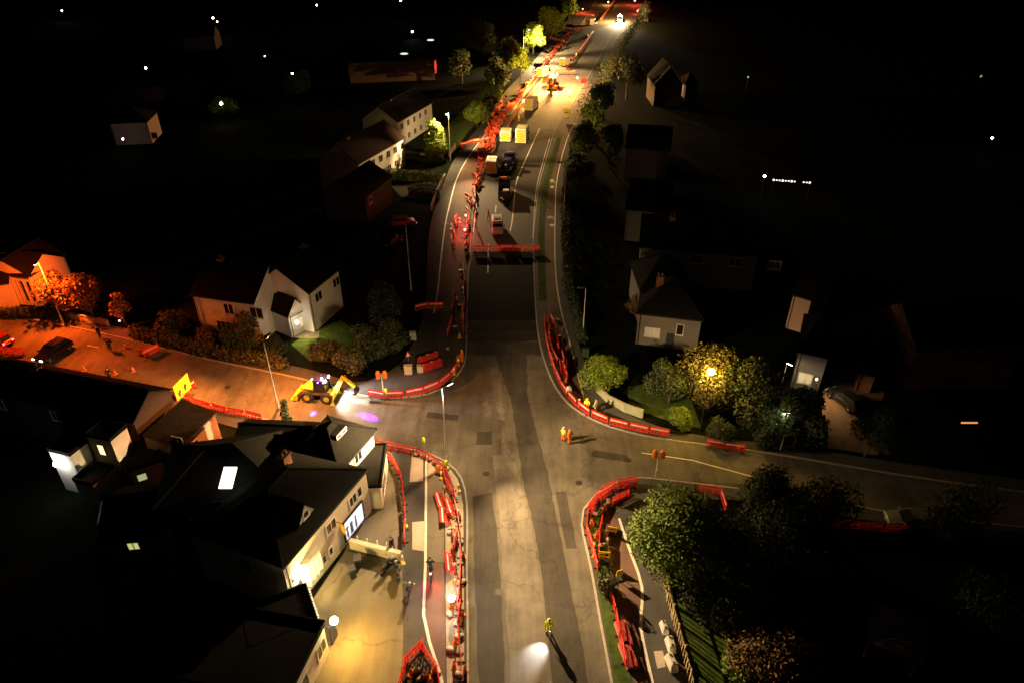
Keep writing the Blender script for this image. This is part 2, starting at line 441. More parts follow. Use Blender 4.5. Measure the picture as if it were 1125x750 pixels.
sheet(wl([(320, 371), (335, 357), (352, 352), (350, 372)]), 0, 0.04, M_court, 'garden_path')
sheet(wl([(430, 205), (478, 200), (486, 212), (470, 220), (440, 216)]), 0, 0.05, M_court, 'driveway')
sheet(wl([(905, 395), (950, 380), (975, 420), (960, 470), (965, 500), (910, 492), (903, 450)]), 0, 0.05, roadmat('brick_drive', (0.13, 0.08, 0.05), (0.21, 0.13, 0.085)), 'driveway')
sheet(wl([(470, 180), (500, 166), (512, 148), (540, 118), (520, 110), (490, 140), (455, 176)]), 0, 0.03, M_lawn, 'lawn')

# planed strips, worn patches and markings on the carriageway
sheet(rough_poly(wl([(561, 436), (580, 436), (600, 512), (614, 580), (628, 650), (641, 712), (650, 790), (610, 790), (597, 640), (588, 585), (573, 520)]), 0.07), 0.004, 0.008, M_old, 'old_asphalt_strip')
sheet(rough_poly(wl([(551, 470), (560, 500), (564, 540), (560, 541), (552, 500)]), 0.15, 0.6), 0.004, 0.008, M_pale, 'planed_patch')
sheet(rough_poly(wl([(542, 500), (565, 498), (577, 545), (588, 600), (597, 662), (606, 750), (609, 790), (563, 790), (558, 700), (552, 610), (546, 545)]), 0.10), 0.008, 0.012, M_pale, 'planed_strip')
sheet(rough_poly(wl([(519, 545), (541, 540), (548, 610), (553, 700), (556, 790), (528, 790), (524, 700)]), 0.08), 0.004, 0.008, M_old, 'old_asphalt_strip')
sheet(rough_poly(wl([(538, 402), (545, 404), (553, 440), (555, 462), (549, 460), (542, 432)]), 0.2, 0.5), 0.004, 0.008, M_pale, 'planed_patch')
sheet(rough_poly(wl([(529, 442), (536, 440), (539, 456), (532, 457)]), 0.2, 0.5), 0.004, 0.008, M_pale, 'planed_patch')
sheet(rough_poly(wl([(525, 270), (562, 270), (576, 330), (580, 436), (561, 436), (540, 380), (526, 330)]), 0.1), 0.004, 0.007, M_old, 'old_asphalt_strip')
sheet(smooth_line(wl([(521, 268), (523, 222), (532, 190), (547, 157)])) + smooth_line(wl([(608, 150), (599, 177), (591, 207), (587, 240), (585, 268)])), 0.004, 0.008, M_new, 'new_asphalt')
M_shade = roadmat('shade_black_tarmac', (0.005, 0.0045, 0.0045), (0.010, 0.009, 0.009), crack=False, sheen=.05)  # unlit stretch of carriageway: its darkness is put into the surface colour
sheet(rough_poly(wl([(519, 277), (587, 277), (588, 330), (590.5, 352), (513.5, 352), (514, 310)]), .05, 1.5), 0.008, 0.0115, M_shade, 'shade_dark_sheet')
for nm_, y0, y1, lo_, hi_ in (('shade_fade_dark', 352.5, 363, .012, .026), ('shade_fade_mid', 363.3, 375, .024, .046), ('shade_fade_pale', 375.3, 390, .042, .08)):  # stepped tones painting the fade from darkness into lamplight along the road
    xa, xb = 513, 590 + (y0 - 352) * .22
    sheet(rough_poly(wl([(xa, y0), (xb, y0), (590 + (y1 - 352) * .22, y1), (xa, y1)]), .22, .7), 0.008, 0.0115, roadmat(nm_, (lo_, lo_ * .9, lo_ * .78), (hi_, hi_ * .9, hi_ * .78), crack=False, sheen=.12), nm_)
strip(smooth_line(wl([(593, 141), (575.5, 180), (567, 202), (563, 240), (560.5, 254)])), 0.22, 0.008, 0.012, M_line, 'centre_line')
for a, b in (((545, 226), (544.2, 234)), ((536.5, 268), (536, 300)),):
    strip(wl([a, b]), 0.14, 0.008, 0.012, M_line, 'lane_dash')
strip(smooth_line(wl([(604, 152), (596.5, 178), (589, 210), (585.3, 262)])), 0.1, 0.008, 0.012, M_line, 'edge_line')
strip(smooth_line(wl([(545, 160), (528.5, 195), (524, 222), (520, 255)])), 0.12, 0.008, 0.012, M_line, 'edge_line')
strip(wl([(705, 497), (760, 505), (830, 524)]), 0.12, 0.004, 0.008, M_line, 'give_way_line')
for k in (1, 2):
    strip(wl([(20 + 38 * k, 364 + 7.6 * k), (32 + 38 * k, 366.4 + 7.6 * k)]), 0.12, 0.004, 0.008, M_line, 'lane_dash')


for px, py in ((534, 520), (583, 486), (604, 690), (548, 650), (636, 530), (556, 420), (690, 505), (250, 425), (160, 396)):
    c = G(px, py)
    tag(MB().prism([(c.x + .34 * math.cos(k * .5236), c.y + .34 * math.sin(k * .5236)) for k in range(12)], .0, .0125).build('manhole_cover', mat('cast_iron', (.04, .036, .032), .6, .3, var=.3, scale=8)), kind='structure')
for q in ([(524, 474), (540, 474), (541, 488), (523, 488)], [(610, 540), (622, 540), (634, 602), (622, 602)], [(652, 494), (690, 500), (688, 507), (649, 501)], [(470, 452), (505, 456), (503, 462), (468, 458)], [(560, 396), (570, 396), (578, 440), (569, 440)]):
    sheet(rough_poly(wl(q), .03), 0, .0105, M_old, 'trench_patch')


def bike_mark(px, py):
    c = G(px, py).xy
    mb = MB(); z = FZ + 0.009
    def ring(cx, cy, r, w):
        for i in range(14):
            a, b = 2 * math.pi * i / 14, 2 * math.pi * (i + 1) / 14
            mb.add([(c.x + cx + rr * math.cos(t), c.y + (cy + rr * math.sin(t)) * 2.2, z) for rr, t in ((r - w, a), (r, a), (r, b), (r - w, b))], [(0, 1, 2, 3)])
    ring(-0.32, 0, 0.26, 0.08); ring(0.32, 0, 0.26, 0.08)
    for a, b in (((-0.32, 0), (-0.1, 0.36)), ((-0.1, 0.36), (0.2, 0.34)), ((0.2, 0.34), (0.32, 0)), ((-0.1, 0.36), (0.02, 0)), ((0.02, 0), (0.2, 0.34))):
        a, b = Vector(a), Vector(b); q = (b - a).orthogonal().normalized() * 0.04
        mb.add([(c.x + p.x, c.y + p.y * 2.2, z) for p in (a + q, b + q, b - q, a - q)], [(0, 1, 2, 3)])
    return tag(mb.build('cycle_marking', M_line), kind='structure')


bike_mark(604.5, 240); bike_mark(607, 201)
for k, y in enumerate((198, 205, 247)):
    strip(wl([(606.5, y), (606.3, y + 2.5)]), 0.7, FZ, FZ + 0.009, M_line, 'cycle_marking')

# ------------------------------------------------------------------ buildings
def house(name, label, cat, A):
    return thing(name, label, cat, (A[0], A[1], 0))


def block(root, A, B, depth, h, roof='gable', rh=2.4, wm=None, rm=None, over=0.3, z0=0.0, wins=(), doors=(), chimneys=(), wall='wall'):
    """One block of a building. A to B is the front wall on the ground (outside on the right hand going A to B)."""
    A, B = Vector((A[0], A[1])), Vector((B[0], B[1]))
    L_ = (B - A).length; u = (B - A) / L_; n = Vector((u.y, -u.x)); o = Vector(root.location)
    def P(a, v, z): q = A + u * a - n * v; return Vector((q.x - o.x, q.y - o.y, z - o.z))
    wm, rm = wm or M_render, rm or M_roof
    mb = MB()
    top = [(0, 0), (L_, 0), (L_, depth), (0, depth)]
    mb.add([P(a, v, z0) for a, v in top] + [P(a, v, h) for a, v in top], [(i, (i + 1) % 4, 4 + (i + 1) % 4, 4 + i) for i in range(4)] + [(4, 5, 6, 7)])
    e = over; r = MB(); th = 0.14; k = rh / (depth / 2) if roof in ('gable', 'hip') else 0
    if roof == 'gable':
        mb.add([P(0, 0, h), P(0, depth, h), P(0, depth / 2, h + rh)], [(0, 1, 2)]); mb.add([P(L_, 0, h), P(L_, depth, h), P(L_, depth / 2, h + rh)], [(0, 1, 2)])
        lo = h - e * k + th
        r.slab([P(-e, -e, lo), P(L_ + e, -e, lo), P(L_ + e, depth / 2, h + rh + th), P(-e, depth / 2, h + rh + th)], th)
        r.slab([P(-e, depth + e, lo), P(-e, depth / 2, h + rh + th), P(L_ + e, depth / 2, h + rh + th), P(L_ + e, depth + e, lo)], th)
        r.tube(P(-e, depth / 2, h + rh + th), P(L_ + e, depth / 2, h + rh + th), 0.12, n=8)
    elif roof == 'cross':
        k = rh / (L_ / 2); lo = h - e * k + th
        mb.add([P(0, 0, h), P(L_, 0, h), P(L_ / 2, 0, h + rh)], [(0, 1, 2)]); mb.add([P(0, depth, h), P(L_, depth, h), P(L_ / 2, depth, h + rh)], [(0, 1, 2)])
        r.slab([P(-e, -e, lo), P(L_ / 2, -e, h + rh + th), P(L_ / 2, depth + e, h + rh + th), P(-e, depth + e, lo)], th)
        r.slab([P(L_ + e, -e, lo), P(L_ + e, depth + e, lo), P(L_ / 2, depth + e, h + rh + th), P(L_ / 2, -e, h + rh + th)], th)
        r.tube(P(L_ / 2, -e, h + rh + th), P(L_ / 2, depth + e, h + rh + th), 0.12, n=8)
    elif roof == 'hip':
        lo = h - e * k + th; a0 = min(depth / 2, L_ / 2 - 0.05)
        c = [P(-e, -e, lo), P(L_ + e, -e, lo), P(L_ + e, depth + e, lo), P(-e, depth + e, lo)]
        q, s_ = P(a0, depth / 2, h + rh + th), P(L_ - a0, depth / 2, h + rh + th)
        r.slab([c[0], c[1], s_, q], th); r.slab([c[1], c[2], s_], th); r.slab([c[2], c[3], q, s_], th); r.slab([c[3], c[0], q], th)
        r.tube(q, s_, 0.12, n=8)
        for cc, rr in ((c[0], q), (c[3], q), (c[1], s_), (c[2], s_)): r.tube(cc, rr, 0.1, n=6)
    elif roof == 'mono':
        mb.add([P(0, depth, h), P(L_, depth, h), P(L_, depth, h + rh), P(0, depth, h + rh), P(0, 0, h), P(L_, 0, h)], [(0, 1, 2, 3), (4, 0, 3), (5, 1, 2)])
        lo = h - e * rh / depth + 0.1
        r.slab([P(-e, -e, lo), P(L_ + e, -e, lo), P(L_ + e, depth - 0.02, h + rh + 0.1), P(-e, depth - 0.02, h + rh + 0.1)], 0.1)
    else:
        r.slab([P(-e, -e, h + 0.2), P(L_ + e, -e, h + 0.2), P(L_ + e, depth + e, h + 0.2), P(-e, depth + e, h + 0.2)], 0.18)
        p = MB(); f = 0.12
        for a, b, c_, d in ((-e, -e, L_ + e, -e + f), (-e, depth + e - f, L_ + e, depth + e), (-e, -e + f, -e + f, depth + e - f), (L_ + e - f, -e + f, L_ + e, depth + e - f)):
            p.slab([P(a, b, h + 0.42), P(c_, b, h + 0.42), P(c_, d, h + 0.42), P(a, d, h + 0.42)], 0.225)
        p.build('parapet', M_flat, root)
    mb.build(wall, wm, root)
    ro = r.build('roof', rm, root)
    if roof != 'flat':
        gt = MB()
        gt.tube(P(-e, -e - 0.06, h - e * k - 0.02), P(L_ + e, -e - 0.06, h - e * k - 0.02), 0.07, n=6)
        gt.tube(P(0.25, -0.08, h - 0.3), P(0.25, -0.08, z0 + 0.05), 0.045, n=6)
        gt.build('gutter', M_dark, root)
    for side, a, z, w, hh, lit in wins:
        if side == 'F': bp = lambda x, y, zz: P(a + x, -y, z + zz)
        elif side == 'L': bp = lambda x, y, zz: P(-y, a + x, z + zz)
        elif side == 'R': bp = lambda x, y, zz: P(L_ + y, a + x, z + zz)
        else: bp = lambda x, y, zz: P(a + x, depth + y, z + zz)
        f = MB(); b_ = 0.09
        bars = [(0, 0, w, b_), (0, hh - b_, w, hh), (0, b_, b_, hh - b_), (w - b_, b_, w, hh - b_)]
        if w > 0.9: bars.append((w / 2 - 0.035, b_, w / 2 + 0.035, hh - b_))
        if w > 1.8: bars += [(w / 4 - 0.03, b_, w / 4 + 0.03, hh - b_), (w * .75 - 0.03, b_, w * .75 + 0.03, hh - b_)]
        bars.append((-0.08, -0.1, w + 0.08, -0.005))
        for x0, z0_, x1, z1 in bars:
            q = [bp(x, y, zz) for y in (0.003, 0.07) for x, zz in ((x0, z0_), (x1, z0_), (x1, z1), (x0, z1))]
            f.add(q, [(0, 1, 2, 3), (7, 6, 5, 4), (0, 4, 5, 1), (1, 5, 6, 2), (2, 6, 7, 3), (3, 7, 4, 0)])
        fo = f.build('window', M_trim, root)
        g = MB().add([bp(x, 0.035, zz) for x, zz in ((b_, b_), (w - b_, b_), (w - b_, hh - b_), (b_, hh - b_))], [(0, 1, 2, 3)])
        g.build('pane', lit or M_glass, fo)
    for side, a, w, hh, m in doors:
        bp = (lambda x, y, zz: P(a + x, -y, zz + z0)) if side == 'F' else (lambda x, y, zz: P(L_ + y, a + x, zz + z0))
        f = MB()
        q = [bp(x, y, zz) for y in (0.003, 0.06) for x, zz in ((0, 0.13), (w, 0.13), (w, hh), (0, hh))]
        f.add(q, [(0, 1, 2, 3), (7, 6, 5, 4), (0, 4, 5, 1), (1, 5, 6, 2), (2, 6, 7, 3), (3, 7, 4, 0)])
        d = f.build('door', m, root)
        MB().ball(bp(w - 0.12, 0.09, 1.1), 0.05).build('handle', M_chrome, d)
    for a, v, hh in chimneys:
        zr = h + rh * 0.55
        c = MB(); ang = math.atan2(u.y, u.x)
        q = P(a, v, 0); c.box((q.x, q.y, zr + hh / 2), (0.9, 0.6, hh), ang); c.box((q.x, q.y, zr + hh + 0.06), (1.05, 0.75, 0.12), ang)
        for s_ in (-0.22, 0.22):
            t = P(a + s_, v, 0); c.tube((t.x, t.y, zr + hh + 0.12), (t.x, t.y, zr + hh + 0.5), 0.12, 0.1)
        c.build('chimney', M_brick, ro)
    return P


WARM, CREAM, YEL, WHITE, SOD = (1, 0.66, 0.30), (1, 0.74, 0.42), (1, 0.60, 0.10), (1, 0.96, 0.86), (1, 0.105, 0.007)
G_warm = glow('lit_warm_window', (1, 0.75, 0.35), 0.25)
G_white = glow('lit_white_window', (0.95, 0.97, 0.9), 0.5)
G_green = glow('lit_pale_green_window', (0.75, 0.8, 0.35), 0.06)
G_poster = glow('lit_blue_white_panel', (0.75, 0.82, 1.0), 0.13)
G_lamp = glow('lamp_lens_cream', (1, 0.85, 0.6), 6)
G_sod = glow('lamp_lens_orange', (1, 0.55, 0.15), 5)
G_cool = glow('lamp_lens_white', (1, 0.97, 0.9), 5)
G_beacon = glow('amber_beacon_lens', (1, 0.5, 0.05), 8)
G_red = glow('red_light_lens', (1, 0.06, 0.05), 1.2)
G_blue = glow('violet_light_lens', (0.25, 0.08, 1), 2.0)


def w2(px, py, z=0.0): return G(px, py, z).xy


# --- the long cream fronted row by the forecourt
FA, FB = Vector((-16.6, 33.2)), Vector((-12.45, 43.4))
fd = (FB - FA).normalized()
shop = house('shop_building', 'long cream fronted two storey building beside the yellow lit forecourt', 'building', FA)
shopP = block(shop, FA, FB, 8.5, 5.0, 'hip', 2.2, M_render, M_roof, 0.06, wins=[
    ('F', 5.0, 3.1, 1.3, 1.1, None), ('F', 8.2, 3.1, 1.1, 1.1, None), ('F', 9.4, 3.1, 0.7, 1.1, None),
    ('F', 3.9, 0.9, 0.55, 0.9, None), ('F', 4.8, 0.9, 0.55, 0.9, None), ('L', 3.0, 3.0, 1.2, 1.1, None)],
    doors=[('F', 0.5, 0.9, 2.2, M_navy)], chimneys=[(7.6, 5.2, 1.5)])
block(shop, FA + fd * 3.1 + Vector((-fd.y, fd.x)) * .9, FA + fd * 5.3 + Vector((-fd.y, fd.x)) * .9, 2.6, 5.5, 'cross', 1.5, M_render, M_roof, 0.1, z0=4.6, wins=[('F', .75, 5.7, .7, .7, None)], wall='gable_dormer')
# bay window lit from outside, hipped gable over it, shop panel and hanging sign
def SP(a, v, z): return shopP(a, v, z)
b = MB()
bo = [(1.5, 0), (1.8, -0.55), (3.3, -0.55), (3.6, 0)]
for z0_, z1_ in ((1.1, 1.5), (3.3, 3.6)):
    q = [SP(a, v, z0_) for a, v in bo] + [SP(a, v, z1_) for a, v in bo]
    b.add(q, [(0, 1, 5, 4), (1, 2, 6, 5), (2, 3, 7, 6), (4, 5, 6, 7), (3, 2, 1, 0)])
for a, v in bo[1:3] + [(2.3, -0.55), (2.8, -0.55)]:
    p = SP(a, v, 0); b.tube((p.x, p.y, 1.5), (p.x, p.y, 3.3), 0.06)
bay = b.build('bay_window', M_trim, shop)
q = [SP(a, v * 0.92, 1.5) for a, v in bo] + [SP(a, v * 0.92, 3.3) for a, v in bo]
MB().add(q, [(0, 1, 5, 4), (1, 2, 6, 5), (2, 3, 7, 6)]).build('pane', glow('lit_bay_window', (1, 0.86, 0.4), 0.10), bay)
pn = MB()
q = [SP(7.0, -0.06, 0.55), SP(9.7, -0.06, 0.55), SP(9.7, -0.06, 2.6), SP(7.0, -0.06, 2.6)]
dn = Vector((fd.y, -fd.x, 0))
panel = thing('lit_sign', 'bright white lit shop panel with blue figures facing the forecourt', 'sign', FA.to_3d())
fr = MB()
def SPb(a, y, z): return SP(a, -y, z)
for x0, z0_, x1, z1_ in ((6.9, 0.45, 9.8, 0.55), (6.9, 2.6, 9.8, 2.7), (6.9, 0.55, 7.0, 2.6), (9.7, 0.55, 9.8, 2.6)):
    q = [SPb(x, y, z) for y in (0.02, 0.2) for x, z in ((x0, z0_), (x1, z0_), (x1, z1_), (x0, z1_))]
    fr.add(q, [(0, 1, 2, 3), (7, 6, 5, 4), (0, 4, 5, 1), (1, 5, 6, 2), (2, 6, 7, 3), (3, 7, 4, 0)])
fr.build('frame', M_dark, panel)
MB().add([SPb(x, 0.1, z) for x, z in ((7.0, 0.55), (9.7, 0.55), (9.7, 2.6), (7.0, 2.6))], [(0, 1, 2, 3)]).build('lit_face', G_poster, panel)
fg = MB()
rr = random.Random(3)
for bx, bw in ((7.35, 0.5), (7.95, 0.55), (8.6, 0.35)):
    zz = 0.65
    for k in range(6):
        w_ = bw * rr.uniform(0.4, 1.0); hh = rr.uniform(0.14, 0.26)
        fg.add([SPb(x, 0.11, z) for x, z in ((bx - w_ / 2, zz), (bx + w_ / 2, zz), (bx + w_ / 2 * .7, zz + hh), (bx - w_ / 2 * .7, zz + hh))], [(0, 1, 2, 3)]); zz += hh * 1.05
fg.build('blue_figures', mat('blue_print', (0.02, 0.03, 0.16), 0.5), panel)
sg = thing('hanging_sign', 'square orange sign sticking out over the pink lit shop wall', 'sign', FA.to_3d())
mb = MB(); p = SP(6.3, -0.55, 3.0); mb.box(p, (0.9, 0.07, 0.85), math.atan2(fd.y, fd.x) + R(60)); mb.build('board', mat('orange_sign_face', (0.8, 0.38, 0.02), 0.5, emit=(1, 0.45, 0.02), est=0.02), sg)
mb = MB(); mb.tube(SP(6.3, 0, 3.5), SP(6.3, -0.7, 3.5), 0.03); mb.tube(SP(6.3, -0.55, 3.5), SP(6.3, -0.55, 3.0), 0.02); mb.build('bracket', M_dark, sg)
# the upper house of the row, with its dormer
UA, UB = Vector((-14.9, 43.8)), Vector((-12.85, 49.0))
up = house('corner_house', 'cream gabled corner house with dormer above the street corner', 'house', UA)
upP = block(up, UA, UB, 4.8, 4.9, 'hip', 1.7, M_render, M_roof, 0.3, wins=[('F', 2.3, 3.2, 1.2, 1.3, None), ('F', 0.3, 3.0, 0.7, 1.3, None)], )
block(up, FB + fd * 0.1 + Vector((0.9, 0.3)), UB + Vector((1.0, 0.1)), 2.2, 2.7, 'flat', 0.4, M_render, M_flat, 0.15, wins=[('F', 0.8, 0.7, 2.2, 1.5, None)], wall='shop_front')
ddm = MB()
for z0_, z1_, a0, a1, v0, v1 in ((5.0, 6.45, 2.0, 3.6, 1.3, 3.6),):
    q = [upP(a, v, z) for z in (z0_, z1_) for a, v in ((a0, v0), (a1, v0), (a1, v1), (a0, v1))]
    ddm.add(q, [(0, 1, 5, 4), (1, 2, 6, 5), (2, 3, 7, 6), (3, 0, 4, 7), (4, 5, 6, 7)])
dorm = ddm.build('dormer', M_flat, up)
dw = MB()
for x0, z0_, x1, z1_ in tuple((a, z - .5, c, d - .5) for a, z, c, d in ((2.05, 5.95, 3.55, 6.05), (2.05, 6.8, 3.55, 6.9), (2.05, 6.05, 2.15, 6.8), (3.45, 6.05, 3.55, 6.8), (2.75, 6.05, 2.85, 6.8), (2.15, 6.4, 3.45, 6.48))):
    q = [upP(x, 1.3 - y, z) for y in (0.003, 0.06) for x, z in ((x0, z0_), (x1, z0_), (x1, z1_), (x0, z1_))]
    dw.add(q, [(0, 1, 2, 3), (7, 6, 5, 4), (0, 4, 5, 1), (1, 5, 6, 2), (2, 6, 7, 3), (3, 7, 4, 0)])
dw.build('window_bars', M_trim, dorm)
# low wall dividing the forecourt, white reflector posts
lw = MB(); wa, wb = w2(386, 602), w2(441, 616); c = (wa + wb) / 2
lw.box((c.x, c.y, 0.55), ((wb - wa).length, 0.3, 0.9), math.atan2((wb - wa).y, (wb - wa).x))
lw.box((c.x, c.y, 1.04), ((wb - wa).length + 0.06, 0.38, 0.08), math.atan2((wb - wa).y, (wb - wa).x))
tag(lw.build('low_wall', M_render), 'low rendered wall dividing the two forecourts', 'wall')
for k, (px, py, tx) in enumerate(((394, 598, 'nearest the lit white panel'), (404.5, 601, 'second from the lit white panel'), (415.5, 603, 'third from the lit white panel'), (426, 605, 'beside the standing person in black'))):
    p = w2(px, py)
    po = thing('bollard', 'short white post in front of the low wall, ' + tx, 'bollard', (p.x, p.y, FZ), group='white posts along the low wall')
    MB().tube((0, 0, 0), (0, 0, 0.95), 0.06, n=10).ball((0, 0, 0.95), 0.06).build('post', M_white, po)
    MB().tube((0, 0, 0.7), (0, 0, 0.82), 0.066, n=10).build('reflective_band', M_refl, po)

# --- lower left flat roofed shop with floodlight, curved canopy beside it
LA, LB = w2(345, 752), w2(362, 716)
ld = (LB - LA).normalized()
low = house('flat_roofed_shop', 'low cream shop with flat roof under the yellow floodlight', 'building', LA - ld * 3)
lowP = block(low, LA - ld * 3, LB, 7.5, 3.1, 'flat', 0.4, M_render, M_flat, 0.15, wins=[('F', 4.0, 1.0, 1.3, 1.3, None), ('F', 1.0, 1.0, 1.6, 1.3, None)], doors=[('F', 6.0, 0.9, 2.1, M_navy)])
an = MB(); A2, B2 = LB + ld * 0.4 - Vector((0.6, 0)), w2(343, 672)
annex = house('flat_roofed_annex', 'black walled flat roofed annex between the two cream shops', 'building', A2)
block(annex, A2, B2, 4.5, 2.9, 'flat', 0.4, M_dark, M_flat, 0.1)
fl = MB(); bb = Vector(B2) - A2
for k in range(18):
    p = A2 + bb * (k / 17) + Vector((0.14, 0)); fl.box((p.x, p.y, 3.42 + 0.03 * math.sin(k * 1.7)), (0.1, 0.1, 0.06), k)
tag(fl.build('string_lights', glow('string_light_bulbs', (1, 0.85, 0.55), 0.12)), 'string of small lights along the black annex roof edge', 'string lights')
cn = thing('curved_canopy', 'dark curved canopy with pale ribs behind the lower shop', 'canopy', G(318, 700).to_tuple())
rb, sk = MB(), MB()
ca = 0.35
for k in range(5):
    pts = [Vector((-1.6 + 0.9 * k, 1.7 * math.cos(t), 0.9 + 2.0 * math.sin(t))) for t in [math.pi * j / 10 for j in range(11)]]
    pts = [Matrix.Rotation(ca, 4, 'Z') @ q for q in pts]
    rb.path(pts, 0.045, 6); rb.tube(pts[0], (pts[0].x, pts[0].y, 0), 0.045, n=6); rb.tube(pts[-1], (pts[-1].x, pts[-1].y, 0), 0.045, n=6)
    if k < 4:
        nx = [Matrix.Rotation(ca, 4, 'Z') @ Vector((-1.6 + 0.9 * (k + 1), 1.66 * math.cos(t), 0.9 + 1.96 * math.sin(t))) for t in [math.pi * j / 10 for j in range(11)]]
        pr = [Matrix.Rotation(ca, 4, 'Z') @ Vector((-1.6 + 0.9 * k, 1.66 * math.cos(t), 0.9 + 1.96 * math.sin(t))) for t in [math.pi * j / 10 for j in range(11)]]
        for j in range(10): sk.add([pr[j], pr[j + 1], nx[j + 1], nx[j]], [(0, 1, 2, 3)])
rb.build('rib', M_trim, cn); sk.build('cover', mat('grey_canopy_sheet', (0.09, 0.08, 0.07), 0.6), cn)

# --- dark roofs between the forecourt and the left road
T1 = house('terrace_house', 'long dark roofed terrace along the orange lit left road', 'terrace', (-50, 52))
_ra, _rb = G(-70, 378, 5.3).xy, G(186, 427, 5.3).xy
_u = (_rb - _ra).normalized(); _l = Vector((-_u.y, _u.x))
T1.location = (*(_ra - _l * 5.0), 0)
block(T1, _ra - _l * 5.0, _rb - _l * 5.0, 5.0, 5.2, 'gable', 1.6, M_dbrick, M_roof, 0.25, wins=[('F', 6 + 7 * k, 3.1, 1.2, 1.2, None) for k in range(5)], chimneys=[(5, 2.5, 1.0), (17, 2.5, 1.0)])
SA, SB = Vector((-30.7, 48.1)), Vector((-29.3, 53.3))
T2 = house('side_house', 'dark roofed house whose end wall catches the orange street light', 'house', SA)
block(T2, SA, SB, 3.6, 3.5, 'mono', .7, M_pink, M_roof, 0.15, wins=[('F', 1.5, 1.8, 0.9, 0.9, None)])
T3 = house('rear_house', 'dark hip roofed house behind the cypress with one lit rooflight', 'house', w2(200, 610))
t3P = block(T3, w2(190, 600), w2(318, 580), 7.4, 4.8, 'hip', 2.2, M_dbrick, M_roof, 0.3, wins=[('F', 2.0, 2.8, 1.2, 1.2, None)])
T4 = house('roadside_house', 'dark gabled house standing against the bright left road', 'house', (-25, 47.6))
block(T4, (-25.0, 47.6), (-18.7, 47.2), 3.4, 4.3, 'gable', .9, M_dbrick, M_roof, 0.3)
sp = G(251, 523, 6.9)
sl = MB(); sl.slab([(sp.x - 0.55, sp.y - 0.9, 6.55), (sp.x + 0.5, sp.y - 0.9, 6.55), (sp.x + 0.5, sp.y + 0.75, 7.25), (sp.x - 0.55, sp.y + 0.75, 7.25)], 0.1)
so = sl.build('rooflight', glow('lit_rooflight', (1, 0.98, 0.8), 0.35)); so.parent = T3; so.location = -Vector(T3.location)
# --- small white outbuildings lit by a floodlight, far left
WA = Vector((-41.2, 46.3))
wh = house('white_outbuilding', 'white walled rear extension lit by a bright floodlight', 'building', WA)
block(wh, WA, (-38.9, 45.6), 2.4, 4.6, 'flat', 0.3, M_rwhite, M_flat, 0.05)
block(wh, (-38.7, 44.6), (-36.7, 44.0), 2.4, 2.6, 'flat', 0.3, M_rwhite, M_flat, 0.05)
block(wh, (-38.4, 47.6), (-35.8, 46.9), 2.0, 5.2, 'flat', 0.3, M_rwhite, M_flat, 0.05, wins=[('F', 0.9, 3.3, 0.8, 1.3, G_warm)])
sh_ = house('garden_shed', 'low dark flat roofed shed beside the white extension', 'shed', w2(150, 535))
block(sh_, w2(150, 540), w2(185, 528), 5, 2.4, 'flat', 0.3, M_rwhite, M_flat, 0.05, wins=[('F', 0.4, 1.0, 0.9, 0.9, G_green)])
gh = house('back_cottage', 'dark cottage with one small pale green lit window', 'house', w2(150, 600))
block(gh, w2(120, 618), w2(190, 612), 6, 2.6, 'gable', 1.8, M_brick, M_roof, 0.2, wins=[('F', 1.9, 1.3, 1.0, 0.9, glow('lit_small_window', (0.8, 0.85, 0.3), 0.08))])

# --- white house by the left road
DA = G(211, 322, 5.9).xy; DB = G(278, 331, 5.9).xy
wd = house('white_house', 'large white house by the left road with porch lamp and dark roofs', 'house', DA)
block(wd, DA, DB, 8.0, 5.9, 'gable', 2.8, M_rwhite, M_roof, 0.3, wins=[('F', 4.0, 3.6, 1.4, 1.5, None), ('F', 7.6, 3.6, 1.8, 1.5, None), ('F', 2.4, 0.8, 2.6, 1.7, None)], doors=[('F', 6.0, 0.9, 2.1, M_navy)], chimneys=[(2.0, 4.0, 1.5)])
E0 = G(337.5, 320, 5.9).xy; E1 = G(371, 293.5, 5.9).xy
ed = (E1 - E0).normalized()
block(wd, E0, E1, 7.5, 5.8, 'gable', 2.6, M_rwhite, M_roof, 0.25, wins=[('F', 1.2, 3.5, 1.6, 1.3, None), ('F', 5.4, 3.5, 1.6, 1.3, None), ('L', 1.6, 3.6, 0.9, 1.2, None)], chimneys=[(6, 4, 1.4)])
dv = (DB - DA).normalized()
wa_ = G(288, 327, 3.6).xy; wb_ = G(320, 349, 3.0).xy
gF0, gF1 = w2(321, 371), w2(339, 361)
block(wd, gF0, gF1, 9.0, 3.2, 'cross', 1.7, M_rwhite, M_roofr, 0.2, wins=[('F', 1.4, 0.8, 1.3, 1.4, glow('lit_porch_window', (1, 0.8, 0.35), 0.05))])
block(wd, w2(345, 357), w2(361, 344), 3.0, 2.8, 'mono', 1.3, M_rwhite, M_roofr, 0.2, wins=[('F', 0.8, 0.9, 1.4, 1.4, None)])
block(wd, w2(366, 338), w2(373, 331), 2.0, 2.6, 'flat', 0.3, M_rwhite, M_flat, 0.1, wins=[('F', 0.4, 0.8, 1.0, 1.3, glow('lit_yellow_window', (1, 0.8, 0.2), 0.2))])

